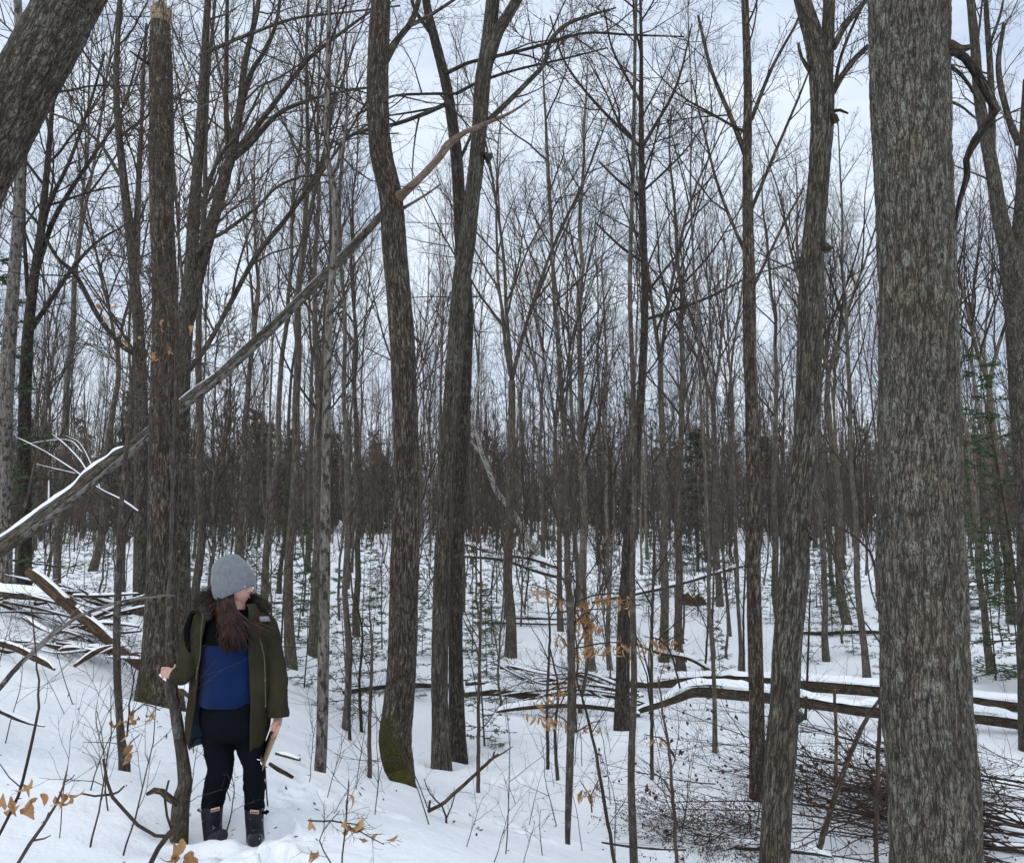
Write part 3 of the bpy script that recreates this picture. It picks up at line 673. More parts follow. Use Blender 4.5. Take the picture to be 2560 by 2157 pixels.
# trees one can pick out in the middle distance: foot pixel, trunk width in pixels, prototype, lean, label
MID = [(1276, 1642, 25, 3, .0, 'dark upright trunk between the furrowed pair and the orange-leaved beech twigs'),
       (1478, 1676, 21, 4, -.02, 'tree with a kinked stem just right of the orange-leaved beech twigs'),
       (1527, 1676, 12, 6, .0, 'thin straight grey trunk left of the dark V-limbed tree'),
       (1660, 1655, 21, 5, .015, 'left one of two stout trunks standing close together behind the fallen logs'),
       (1708, 1684, 20, 0, .0, 'right one of two stout trunks standing close together behind the fallen logs'),
       (1786, 1880, 10, 6, .01, 'thin pale stem standing in front of the fallen logs'),
       (1850, 1680, 10, 6, .0, 'thin reddish stem just left of the slim dark leaning trunk'),
       (2066, 1652, 15, 2, -.02, 'slim grey trunk in the gap left of the massive trunk'),
       (2168, 1694, 16, 4, -.04, 'leaning dark trunk close to the massive trunk\'s left side'),
       (2480, 1682, 17, 2, .0, 'slim trunk with a greenish foot, right of the massive trunk'),
       (2400, 1560, 16, 7, .0, 'slim trunk partly hidden by the massive trunk\'s right side'),
       (730, 1668, 23, 1, .0, 'trunk wrapped in green hemlock sprays, right of the person\'s shoulder'),
       (783, 1640, 22, 4, .02, 'trunk half hidden behind the thin pale-blotched tree'),
       (484, 1570, 20, 7, .0, 'slim trunk between the tall snag and the person\'s hat'),
       (600, 1465, 17, 0, .0, 'slim dark trunk rising right behind the grey hat'),
       (862, 1822, 16, 6, .03, 'thin brown trunk left of the moss-footed trunk'),
       (893, 1590, 16, 2, .0, 'dark trunk farther back, left of the moss-footed trunk'),
       (1402, 1578, 14, 3, .0, 'small dark trunk directly behind the slim crooked sapling'),
       (1800, 1520, 16, 5, .0, 'trunk behind the snow-topped root mound'),
       (660, 1540, 18, 7, .0, 'trunk seen right of the person\'s face'),
       (230, 1430, 18, 1, .03, 'trunk above the branch pile, left of the tall snag'),
       (1030, 1420, 14, 3, .0, 'far trunk peeping out right of the moss-footed trunk'),
       (1950, 1545, 17, 0, .0, 'trunk seen between the slim leaning trunk and the crooked two-stemmed one'),
       (2120, 1560, 20, 1, .0, 'dark trunk in the gap beside the massive trunk, farther back'),
       (2530, 1560, 20, 5, .0, 'trunk near the right edge above the fallen logs')]
R0 = [.15, .17, .11, .16, .13, .19, .085, .15]
for i, (px, py, wpx, k, ln, lab) in enumerate(MID):
    q = hit(px, py); s = max(.35, min(1.35, R(wpx, q[1]) / (R0[k] * .97)))
    place(PROTO[k], 'tree', lab, q[0], q[1], RNG.uniform(0, 6.28), s, max(.72, min(1.1, s)), 'middle-distance trees', (RNG.normal(0, .012), ln))
    TAKEN.append((q[0], q[1]))
GAPS = [(-600, 330, 'left of the slim curving tree'), (330, 760, 'between the tall snag and the pale-blotched tree'), (760, 1060, 'between the pale-blotched tree and the moss-footed trunk'),
        (1060, 1560, 'between the furrowed pair and the V-limbed tree'), (1560, 1880, 'between the V-limbed tree and the slim leaning trunk'),
        (1880, 2290, 'between the slim leaning trunk and the massive trunk'), (2290, 9999, 'right of the massive trunk')]
def gap(x, y):
    u = proj((x, y, gz(x, y) + 1))[0]
    for a, b, s in GAPS:
        if a <= u < b: return s
    return GAPS[0][2]
def scatter(n, y0, y1, mind, rng, margin=3., power=1.):
    out = []; tries = 0
    while len(out) < n and tries < 60000:
        tries += 1
        y = y0 + (y1 - y0) * rng.random() ** power
        hw = .64 * y + margin
        x = rng.uniform(-hw, hw)
        if rng.random() > y / y1 * 1.1 + .12: continue
        if any((x - a) ** 2 + (y - b) ** 2 < mind * mind for a, b in TAKEN): continue
        TAKEN.append((x, y)); out.append((x, y))
    return out
rs = np.random.default_rng(31)
MIDT = {}
for x, y in scatter(175, 24, 80, 2.0, rs, 3., .85):
    k = int(rs.integers(0, 8)); s = rs.uniform(.8, 1.18); gp = gap(x, y)
    t = place(PROTO[k], 'tree', 'slender far-off tree ' + gp, x, y, rs.uniform(0, 6.28), s * rs.uniform(.38, .75), s, 'bare trees of the woods behind', (rs.normal(0, .025), rs.normal(0, .025)))
    if y < 44: MIDT.setdefault(gp, []).append((proj((x, y, 0))[0], t))
ORD = 'first second third fourth fifth sixth seventh eighth ninth tenth eleventh twelfth thirteenth fourteenth fifteenth sixteenth'.split()
for gp, L in MIDT.items():
    for k, (_, t) in enumerate(sorted(L, key=lambda q: q[0])): t['label'] = ORD[min(k, 15)] + ' mid-distance bare tree from the left, ' + gp
for x, y in scatter(190, 15, 75, 1.1, rs) + scatter(105, 14, 36, .7, rs):
    k = int(rs.integers(0, 4)); s = rs.uniform(.55, 1.35)
    place(SAPL[k], 'sapling', 'thin twiggy understorey sapling ' + gap(x, y), x, y, rs.uniform(0, 6.28), s, None, 'understorey saplings', (rs.normal(0, .06), rs.normal(0, .06)), 'sapling')

# far wood beyond the countable trees: one mass
def far_wood():
    rng = np.random.default_rng(77); G = Geo(); bush = Bush(); n = 560
    y = rng.uniform(78, 150, n); x = rng.uniform(-.68, .68, n) * y; H = rng.uniform(12, 20, n); z = g(x, y) - .3
    tr = np.empty((n, 7, 3)); tr[:, 0] = np.stack([x, y, z], 1); d = np.stack([rng.normal(0, .03, n), rng.normal(0, .03, n), np.ones(n)], 1)
    for k in range(6):
        d = d + rng.normal(0, .03, (n, 3)); d /= np.linalg.norm(d, axis=1, keepdims=True); tr[:, k + 1] = tr[:, k] + d * (H / 6)[:, None]
    rr = rng.uniform(.08, .17, n)[:, None] * np.linspace(1, .15, 7)[None, :]
    bush.add((tr, rr), 5)
    L1 = sproutv(rng, tr, rr, 10, .2, .99, lambda t, L: L * .24 * (1.1 - t * .8), .6, 5, .06, .1, .009, .012); bush.add(L1, 3)
    b2 = sproutv(rng, *L1, 6, .2, 1, lambda t, L: L * .45, .6, 2, .05, .12, .008, .010); bush.add(b2, 3)
    # thicket of thin stems under the far crowns
    n = 1250; y = rng.uniform(55, 130, n); x = rng.uniform(-.68, .68, n) * y; H = rng.uniform(6, 17, n); z = g(x, y) - .3
    tr = np.empty((n, 5, 3)); tr[:, 0] = np.stack([x, y, z], 1); d = np.stack([rng.normal(0, .1, n), rng.normal(0, .1, n), np.ones(n)], 1)
    for k in range(4):
        d = d + rng.normal(0, .06, (n, 3)); d /= np.linalg.norm(d, axis=1, keepdims=True); tr[:, k + 1] = tr[:, k] + d * (H / 4)[:, None]
    rr = rng.uniform(.03, .07, n)[:, None] * np.linspace(1, .2, 5)[None, :]; bush.add((tr, rr), 3)
    L1 = sproutv(rng, tr, rr, 8, .12, .99, lambda t, L: L * .34 * (1.1 - t * .7), .8, 3, .03, .12, .009, .011); bush.add(L1, 3)
    b2 = sproutv(rng, *L1, 4, .2, 1, lambda t, L: L * .5, .7, 2, .03, .12, .008, .010); bush.add(b2, 3)
    bush.into(G)
    tag(G.build('far_wood', M_farwood), 'dense far-off wood closing the view behind the trunks', None, None, 'stuff')
far_wood()

# ------------------------------------------------------------------ evergreens
def ribbons(G, PA, width, rng, tilt=.5):
    PA = np.asarray(PA); K, n, _ = PA.shape
    tan = np.gradient(PA, axis=1); tan /= np.linalg.norm(tan, axis=2, keepdims=True) + 1e-9
    up = np.array((0, 0, 1.)) + rng.normal(0, tilt, (K, 1, 3))
    s = np.cross(tan, up); s /= np.linalg.norm(s, axis=2, keepdims=True) + 1e-9
    prof = np.sin(np.linspace(.5, 2.9, n))[None, :, None]
    wd = (width * rng.uniform(.7, 1.3, (K, 1, 1))) * prof
    V = np.stack([PA - s * wd, PA + s * wd], 2).reshape(-1, 3)
    i = np.arange(K)[:, None] * n * 2 + np.arange(n - 1)[None, :] * 2
    Q = np.stack([i, i + 1, i + 3, i + 2], -1).reshape(-1, 4)
    G.add(V, Q)
def evergreen(seed, H, r0, nb, Lb, n2, n3, wid, l3, low=.05, ang=1.45, droop=-.02):
    rng = np.random.default_rng(seed); T = Geo(); Fo = Geo(); bush = Bush()
    tr = path_from(rng, (0, 0, -.15), (0, 0, 1), H, 12, .02, .015); rr = np.linspace(r0, r0 * .08, 12)
    bark_tube(T, tr, rr, H / 30, 8, 0, lump=.06, seed=seed)
    b1 = sproutv(rng, tr[None], rr[None], nb, low, .985, lambda t, L: Lb * (1.08 - t) * np.where(t < .18, .6 + 2 * t, 1), ang, 7, droop, .05, .011, .003, .3); bush.add(b1, 4)
    b2 = sproutv(rng, *b1, n2, .15, 1, lambda t, L: np.maximum(l3 * 1.5, L * (.42 - .25 * t)), .95, 5, droop, .08, .006, .0015, .4)
    b2[0][..., 2] = b2[0][:, :1, 2] + (b2[0][..., 2] - b2[0][:, :1, 2]) * .35
    bush.add(b2, 3)
    b3 = sproutv(rng, *b2, n3, .05, 1, lambda t, L: l3 + 0 * t, .9, 3, droop * 2, .1, .004, .001)
    b3[0][..., 2] = b3[0][:, :1, 2] + (b3[0][..., 2] - b3[0][:, :1, 2]) * .4
    ribbons(Fo, b3[0], wid, rng); ribbons(Fo, b2[0], wid * .8, rng)
    bush.into(T, seed)
    return T.mesh('trunk'), Fo.mesh('needles', False)
HEM = [evergreen(301, 2.6, .016, 36, .75, 8, 6, .0085, .075), evergreen(302, 3.4, .02, 42, .95, 8, 6, .009, .08), evergreen(303, 1.7, .012, 26, .6, 8, 6, .008, .07)]
CON = [evergreen(311, 14, .17, 120, 3.2, 9, 6, .045, .42, .06), evergreen(312, 11, .13, 100, 2.8, 9, 6, .04, .38, .04), evergreen(313, 17, .2, 130, 3.4, 9, 6, .05, .45, .15)]
for tm, fm in HEM: tm.materials.append(M_twig); fm.materials.append(M_needle)
for tm, fm in CON: tm.materials.append(M_far); fm.materials.append(M_needle_d)
def place_green(pr, name, label, x, y, s, group, cat, rng, tilt=.03):
    t = thing(name, label, cat, (x, y, gz(x, y)), group); t.rotation_euler = (rng.normal(0, tilt), rng.normal(0, tilt), rng.uniform(0, 6.28)); t.scale = (s, s, s)
    obj('trunk', pr[0], None, t); obj('needles', pr[1], None, t); return t
rg = np.random.default_rng(404)
HS = [(700, 1650, 1, .95, 'green young hemlock just right of the person\'s shoulder'), (745, 1600, 0, 1.1, 'young hemlock wrapped round the trunk right of the person'), (760, 1720, 0, .8, 'small hemlock between the person and the pale-blotched tree'),
      (870, 1790, 0, .9, 'young hemlock beside the thin brown trunk, left of the moss-footed tree'), (905, 1640, 1, .8, 'feathery hemlock left of the moss-footed trunk'), (925, 1700, 2, 1.1, 'low hemlock at the snowy log behind the moss-footed trunk'),
      (1055, 1640, 2, .9, 'small hemlock between the moss-footed trunk and the furrowed pair'), (1180, 1640, 1, .85, 'sparse hemlock right of the furrowed pair'), (1212, 1865, 0, 1.0, 'tall thin hemlock with a bare reddish stem in the open snow'),
      (1230, 1600, 1, .9, 'hemlock standing left of the dark upright trunk'), (1320, 1560, 0, 1.0, 'hemlock right of the dark upright trunk'), (1370, 1420, 1, 1.3, 'bushy dark green young hemlock below the leaning white birch'),
      (1745, 1540, 1, 1.0, 'hemlock behind the two stout trunks'), (1790, 1500, 0, 1.1, 'young hemlock by the snow-topped root mound'), (1925, 1560, 2, 1., 'little hemlock behind the slim leaning trunk'),
      (2060, 1560, 1, 1.0, 'hemlock in the gap left of the massive trunk'), (2110, 1540, 1, .9, 'hemlock close to the massive trunk\'s left side'), (2490, 1700, 1, 1.0, 'hemlock by the greenish-footed slim trunk at the right edge'),
      (2545, 1690, 0, 1.2, 'hemlock sprays at the right picture edge above the logs'), (560, 1520, 1, .9, 'hemlock right behind the grey hat'), (640, 1500, 1, 1., 'hemlock beyond the person\'s face'), (520, 1480, 0, 1.1, 'hemlock farther back left of the grey hat'),
      (150, 1420, 1, 1., 'young hemlock behind the branch pile'), (1640, 1480, 0, 1.2, 'hemlock behind the slender brown tree'), (1010, 1500, 1, 1., 'hemlock partly behind the moss-footed trunk'), (2450, 1520, 1, 1.1, 'hemlock right of the massive trunk, farther back')]
for px, py, k, s, lab in HS:
    q = hit(px, py); place_green(HEM[k], 'hemlock_sapling', lab, q[0], q[1], s, 'young hemlocks', 'hemlock', rg)
for x, y in scatter(80, 14, 42, .7, rg, 2.):
    place_green(HEM[int(rg.integers(0, 3))], 'hemlock_sapling', 'small hemlock seedling on the valley floor ' + gap(x, y), x, y, rg.uniform(.5, 1.15), 'young hemlocks', 'hemlock', rg)
# big evergreens
for px, Y, pr, s, lab in [(-20, 15, HEM[1], 2.0, 'feathery green hemlock at the left picture edge'), (2545, 17, HEM[1], 2.2, 'feathery green hemlock at the right picture edge'), (2440, 26, HEM[0], 2.6, 'tall feathery hemlock right behind the massive trunk'), (1742, 44, CON[1], .72, 'dark conifer between the two stout trunks and the slim leaning trunk'),
                         (300, 40, CON[0], .62, 'conifer behind the snowy fallen boughs')]:
    p = P(px, 1330, Y); place_green(pr, 'conifer_tree', lab, p[0], Y, s, 'dark evergreens', 'conifer', rg)
def far_evergreens():
    rng = np.random.default_rng(909); G = Geo(); bush = Bush(); n = 230
    y = rng.uniform(84, 140, n); x = rng.uniform(-.68, .68, n) * y; H = rng.uniform(8, 17, n) * (.7 + .5 * vnoise(np.stack([x * .06, y * .02, x * 0], -1))); z = g(x, y) - .3
    up = np.array((0, 0, 1.)); tr = np.stack([x, y, z], 1)[:, None] + up[None, None] * (np.linspace(0, 1, 6)[None, :] * H[:, None])[..., None]; rr = np.linspace(.12, .01, 6)[None].repeat(n, 0); bush.add((tr, rr), 4)
    b1 = sproutv(rng, tr, rr, 26, .04, .99, lambda t, L: L * .27 * (1.1 - t), 1.4, 4, -.03, .08, .008, .02); bush.add((b1[0][:, ::3], b1[1][:, ::3]), 3)
    b2 = sproutv(rng, *b1, 7, .1, 1, lambda t, L: .5 + L * .22, .9, 3, -.03, .12, .006, .01)
    ribbons(G, b2[0], .10, rng, .8); bush.into(G)
    tag(G.build('far_evergreens', M_needle_f, None, False), 'dull brown-green evergreen mass closing the far woods', None, None, 'stuff')
far_evergreens()
for x, y in scatter(14, 66, 105, 2.4, rg, 2., .9):
    place_green(CON[int(rg.integers(0, 3))], 'conifer_tree', 'dark far-off conifer ' + gap(x, y), x, y, rg.uniform(.5, .85), 'dark evergreens', 'conifer', rg)

# ------------------------------------------------------------------ dead leaves and shoots
def leaf_mesh(seed, curl=1.2, fold=.5, wd=.26):
    rng = np.random.default_rng(seed); n = 6; V = []
    a = 0; x = z = 0
    for i in range(n):
        t = i / (n - 1); w_ = wd * math.sin(math.pi * min(1, t * .95 + .03)) ** .8 * (1.15 - .3 * t)
        f = fold * rng.uniform(.6, 1.4)
        for s in (-1, 0, 1): V.append((x + rng.normal(0, .01), s * w_ * math.cos(f), z + abs(s) * w_ * math.sin(f) + rng.normal(0, .012)))
        a += curl / (n - 1) * rng.uniform(.4, 1.6); x += math.cos(a) * .2; z -= math.sin(a) * .2
    Q = []
    for i in range(n - 1):
        for s in (0, 1): b = i * 3 + s; Q.append((b, b + 1, b + 4, b + 3))
    me = make_mesh('leaf', V, Q); me.materials.append(M_leaf); return me
LEAVES = [leaf_mesh(s, c, f) for s, c, f in ((1, 1., .4), (2, 1.8, .7), (3, .5, .9), (4, 2.4, .5), (5, 1.3, 1.0))]
BEECH = [leaf_mesh(s_, c, f, .15) for s_, c, f in ((11, 1.6, .6), (12, 2.4, .9), (13, .9, .7), (14, 1.9, 1.0), (15, .5, .5))]
def add_leaf(parent, p, rng, size, hang=.8):
    o = obj('leaf', (BEECH if hang > 1 else LEAVES)[int(rng.integers(0, 5))], None, parent); o.location = [float(v) for v in p]
    o.rotation_euler = (rng.uniform(0, 6.28), rng.normal(hang, .45), rng.uniform(0, 6.28)); s = size * rng.uniform(.7, 1.25); o.scale = (s, s, s)
    return o
def plant(name, label, cat, Y, stems, leaves=(), mat=None, seed=0, twigs=(0, 0), lsize=.07, group=None, dY=0., hang=.8):
    """traced shoots: stems = lists of (px,py,w); leaves = (px,py) spots"""
    rng = np.random.default_rng(900 + seed)
    base = P(stems[0][0][0], stems[0][0][1], Y); t = thing(name, label, cat, base, group)
    G = Geo(); bush = Bush(); L = []
    for st in stems:
        p, r = px_path(st, Y, dY if len(st) > 2 else 0); p = p - base
        p, r = resample(p, r, .06); p[1:-1] += rng.normal(0, .0025, (len(p) - 2, 3))
        V, Q, B = tubes(p[None], r[None], 7, seed); G.add(V, Q, ends(len(p), 7), B); L.append(fitn(p, r, 9))
    G.build('stem', mat or M_twig, t)
    if twigs[0]:
        PA, RA = np.array([a for a, _ in L]), np.array([b for _, b in L])
        b1 = sproutv(rng, PA, RA, twigs[0], .15, 1, lambda q, l: l * .28 + .04, .75, 6, .04, .12, .009, .0013); bush.add(b1, 4)
        if twigs[1]: bush.add(sproutv(rng, *b1, twigs[1], .2, 1, lambda q, l: l * .5, .7, 4, .04, .12, .009, .0011), 3)
        C = Geo(); bush.into(C, seed); C.build('twigs', mat or M_twig, t)['kind'] = 'stuff'
    for lp in leaves: add_leaf(t, P(lp[0], lp[1], Y) - base, rng, lsize, hang)
    return t
def along(rng, pts, n, jx=8, jy=10):
    k = np.linspace(0, len(pts) - 1, n); i = np.arange(len(pts))
    return [(np.interp(q, i, [p[0] for p in pts]) + rng.normal(0, jx), np.interp(q, i, [p[1] for p in pts]) + abs(rng.normal(0, jy))) for q in k]
rl = np.random.default_rng(55)
# beech with clinging orange leaves in the centre
BB = [[(1432, 1700, 8), (1434, 1620, 8), (1436, 1540, 7), (1440, 1480, 5), (1446, 1430, 3)], [(1436, 1520, 4), (1400, 1490, 4), (1360, 1472, 3), (1335, 1462, 2)], [(1438, 1505, 4), (1480, 1490, 4), (1530, 1483, 3), (1580, 1490, 2)],
      [(1436, 1620, 4), (1490, 1610, 4), (1540, 1605, 3), (1590, 1610, 2)], [(1434, 1650, 4), (1410, 1600, 3), (1395, 1585, 2)], [(1436, 1560, 4), (1470, 1530, 3), (1500, 1560, 2)], [(1432, 1690, 4), (1390, 1715, 3), (1340, 1755, 2)],
      [(1432, 1700, 4), (1380, 1790, 3), (1345, 1785, 2)], [(1434, 1640, 4), (1460, 1580, 3), (1485, 1545, 2)]]
LV = []
for b, n in zip(BB[1:], (40, 54, 56, 18, 44, 30, 18, 24)): LV += along(rl, b, n, 9, 13)
plant('beech_sapling', 'young beech with clinging orange-brown leaves in the picture\'s centre', 'sapling', 7.7, BB, LV, M_twig, 1, (5, 2), .1, hang=1.3)
plant('beech_twig', 'leafy beech shoot right of the dark V-limbed tree', 'sapling', 9.0, [[(1700, 1720, 5), (1680, 1640, 5), (1650, 1600, 4), (1610, 1590, 2)], [(1660, 1610, 3), (1690, 1590, 3), (1720, 1600, 2)]], along(rl, [(1600, 1588), (1650, 1592), (1700, 1600)], 34, 8, 14), M_twig, 2, (4, 2), .1, hang=1.3)
plant('beech_twig', 'few leaves on a low shoot behind the slender brown tree, below the logs', 'sapling', 9.0, [[(1690, 1900, 4), (1660, 1850, 4), (1610, 1835, 2)]], along(rl, [(1605, 1840), (1650, 1838), (1668, 1850)], 16, 6, 8), M_twig, 3, (4, 2), .1, hang=1.3)
plant('beech_twig', 'low shoot with hanging leaves right of the slim crooked sapling\'s foot', 'sapling', 7.2, [[(1480, 2030, 4), (1475, 1990, 3), (1450, 1950, 2)], [(1476, 1990, 3), (1495, 1950, 2)]], along(rl, [(1445, 1960), (1475, 1985), (1490, 1945)], 15, 8, 10), M_twig, 4, (4, 2), .1, hang=1.3)
plant('beech_twig', 'leafy low shoot left of the slim crooked sapling', 'sapling', 8.0, [[(1440, 1830, 4), (1400, 1790, 3), (1350, 1775, 2)], [(1440, 1830, 4), (1480, 1805, 3), (1510, 1800, 2)]], along(rl, [(1340, 1780), (1400, 1800), (1500, 1815)], 30, 8, 10), M_twig, 5, (4, 2), .1, hang=1.3)
plant('leafy_twig', 'twig with dead leaves hanging in front of the tall snag', 'twig', 7.0, [[(205, 690, 3), (240, 740, 4), (275, 790, 5), (310, 840, 6), (335, 880, 6), (352, 960, 6)], [(275, 790, 3), (310, 800, 3), (345, 830, 2), (385, 880, 2), (400, 890, 1.5)]],
      [(238, 735), (242, 760), (280, 765), (258, 790), (268, 845), (300, 825), (308, 850), (290, 860), (352, 840), (385, 885), (396, 895), (392, 880), (430, 880), (410, 800), (478, 815)], M_twig, 6, (2, 0), .11)
plant('leafy_twig', 'sprig with dead leaves above the snow beside the thin dark sapling', 'sapling', 5.6, [[(318, 1840, 5), (325, 1760, 4), (336, 1690, 3), (350, 1640, 2)], [(322, 1790, 3), (360, 1760, 3), (400, 1775, 2)], [(336, 1700, 3), (325, 1650, 2), (320, 1620, 1.5)]],
      [(282, 1800), (300, 1795), (308, 1800), (316, 1815), (338, 1775), (340, 1800), (345, 1790), (365, 1785), (380, 1782)], M_twig, 7, (4, 2), .09)
plant('leafy_twig', 'short twig with three dead leaves at the thin dark sapling\'s foot', 'sapling', 5.4, [[(300, 1880, 4), (318, 1868, 3), (330, 1850, 3), (350, 1835, 2)], [(320, 1868, 3), (290, 1857, 2), (208, 1855, 1.5)]],
      [(322, 1880), (333, 1862), (336, 1880)], M_twig, 8, (0, 0), .11)
# foreground shoots at the bottom left
plant('leafy_shoot', 'foreground shoot with russet leaves in the bottom left corner', 'sapling', 3.0, [[(35, 2175, 8), (75, 2110, 9), (112, 2060, 8), (140, 2010, 6), (158, 1960, 5), (166, 1935, 4)], [(158, 1960, 4), (168, 1930, 3), (170, 1910, 2)], [(160, 1955, 4), (178, 1945, 3), (187, 1935, 2)], [(110, 2060, 5), (122, 2030, 3)], [(84, 2100, 5), (110, 2095, 4), (128, 2087, 2)]],
      [(100, 1985), (72, 1998), (138, 1990), (152, 1985), (172, 1985), (178, 1990), (146, 1978), (95, 1995)], M_twig, 9, (0, 0), .07)
plant('leafy_shoot', 'long thin arching stem rising along the left edge', 'sapling', 3.2, [[(-12, 2105, 7), (28, 2030, 7), (58, 1950, 7), (78, 1860, 7), (93, 1770, 6), (97, 1700, 5), (88, 1640, 4), (84, 1560, 3), (72, 1500, 2)]],
      [(55, 1960), (78, 1945), (5, 2010), (10, 2030), (28, 1990), (50, 2025), (75, 2000)], M_twig, 10, (3, 0), .085)
plant('leafy_shoot', 'forked budding shoot with curled leaves before the person\'s sapling', 'sapling', 2.9, [[(368, 2175, 12), (395, 2120, 12), (424, 2085, 13), (445, 2060, 9), (454, 2050, 4)], [(424, 2090, 9), (385, 2085, 8), (345, 2060, 8), (308, 2025, 8), (282, 1990, 8), (268, 1950, 7), (258, 1896, 5)], [(276, 1985, 6), (240, 1993, 5), (206, 1983, 4)], [(277, 1986, 6), (295, 1978, 5), (311, 1964, 4)],
      [(430, 2075, 7), (417, 2040, 6), (411, 1990, 6), (422, 1950, 5)], [(440, 2055, 3), (441, 2045, 2)]],
      [(432, 2105), (455, 2095), (470, 2130), (428, 2140), (478, 2140), (445, 2135), (460, 2150)], M_twig, 11, (0, 0), .085)
plant('bent_branch', 'smooth grey branch slanting over the snow into the left edge', 'branch', 3.6, [[(-15, 1735, 13), (30, 1680, 12), (95, 1620, 11), (165, 1560, 9), (230, 1525, 8), (320, 1500, 7), (380, 1492, 6), (438, 1489, 5)], [(-10, 1730, 8), (80, 1630, 6), (130, 1580, 5), (200, 1520, 3), (235, 1495, 2)]], (), M_pale, 12, (0, 0))
plant('leafy_shoot', 'spindly shoot with small tan leaves below the pale-blotched tree', 'sapling', 4.0, [[(855, 2175, 4), (862, 2100, 4), (868, 2010, 4), (872, 1950, 3)], [(770, 2050, 4), (830, 2052, 4), (880, 2058, 3), (900, 2062, 2)], [(840, 2175, 3), (800, 2100, 3), (850, 2025, 2)], [(850, 2052, 3), (900, 2080, 3), (960, 2110, 2)]],
      [(785, 2065), (778, 2130), (795, 2125), (870, 1985), (866, 2050), (902, 2050), (855, 2080), (935, 2100), (993, 2085), (898, 2095), (872, 2060), (905, 2040), (882, 2068)], M_twig, 13, (5, 3), .075)
plant('fallen_twig', 'broken forked twig lying on the snow below the furrowed pair', 'branch', 6.6, [[(1070, 2027, 9), (1100, 2012, 9), (1145, 1975, 9), (1188, 1935, 8), (1225, 1900, 8), (1246, 1884, 5)], [(1072, 2025, 6), (1075, 2000, 5)], [(1232, 1895, 5), (1236, 1878, 4)], [(1220, 1902, 5), (1260, 1880, 4), (1282, 1865, 2)]], (), M_redlog, 14, (2, 2))
plant('twig_shoot', 'small bushy shoot under the broken forked twig', 'sapling', 6.4, [[(1116, 2060, 6), (1116, 2040, 5), (1104, 2015, 4), (1075, 1985, 3), (1060, 1945, 2)], [(1116, 2045, 4), (1130, 2015, 3), (1138, 1985, 2)]], (), M_twig, 15, (5, 3))
plant('twig_shoot', 'straight dark stem slanting up from the bottom edge, right of centre', 'sapling', 5.6, [[(1540, 2180, 9), (1520, 2060, 9), (1500, 1940, 8), (1480, 1840, 7), (1460, 1760, 6), (1440, 1690, 4)]], (), M_twig, 16, (5, 3))
plant('twig_shoot', 'thin branching stem at the bottom edge left of the leafy brush', 'sapling', 5.4, [[(1692, 2180, 9), (1688, 2080, 9), (1680, 1960, 8), (1670, 1860, 7), (1655, 1760, 5), (1645, 1690, 3)], [(1682, 1990, 5), (1660, 1950, 4), (1640, 1935, 3), (1590, 1930, 2)]], (), M_twig, 17, (6, 3))
plant('twig_shoot', 'thin dark stem standing before the massive trunk\'s left side', 'sapling', 6.6, [[(2192, 2190, 11), (2190, 2050, 11), (2195, 1900, 10), (2202, 1750, 9), (2204, 1600, 8), (2196, 1480, 7), (2175, 1380, 6), (2120, 1330, 4), (2060, 1302, 2)]], (), M_twig, 18, (4, 2))
plant('twig_shoot', 'dead stick with a broken top leaning between the crooked and massive trunks', 'branch', 7.2, [[(2048, 2120, 14), (2075, 2030, 13), (2120, 1900, 12), (2165, 1800, 10), (2205, 1740, 6)]], (), M_log, 19, (0, 0))
plant('twig_shoot', 'thin upright stick with a red-brown tip between the crooked and massive trunks', 'sapling', 8.0, [[(2090, 1960, 9), (2090, 1850, 8), (2086, 1740, 7), (2085, 1722, 9)]], (), M_redlog, 20, (2, 0))
for k, (px, py, h) in enumerate([(1370, 1925, 480), (1395, 1950, 330), (1630, 1950, 900), (1195, 1980, 700), (925, 1945, 430), (905, 1830, 340), (875, 1850, 330), (1440, 1830, 260), (1860, 1700, 500), (2013, 1800, 330), (1760, 1700, 300)]):
    q = hit(px, py); Y = q[1]; lx = rl.normal(0, 18)
    lab = ['thin shoot left of the orange-leaved beech', 'short thin shoot just left of the slim crooked sapling', 'long thin bare pole behind the slender brown tree', 'thin pole before the furrowed pair\'s right side', 'curved dark pole left of the moss-footed trunk', 'straight thin pole left of the moss-footed trunk',
           'dark pole beside the pale-blotched tree', 'thin shoot at the beech sapling\'s foot', 'thin pole left of the slim leaning trunk', 'thin pale pole right of the crooked two-stemmed trunk', 'crooked thin pole behind the fallen logs'][k]
    plant('sapling_pole', lab, 'sapling', Y, [[(px, py + 8, 10 * 7 / Y + 3), (px + lx * .4, py - h * .35, 8 * 7 / Y + 2), (px + lx * .3 + 6, py - h * .7, 6 * 7 / Y + 2), (px + lx, py - h, 3)]], (), M_twig, 30 + k, (9, 3))
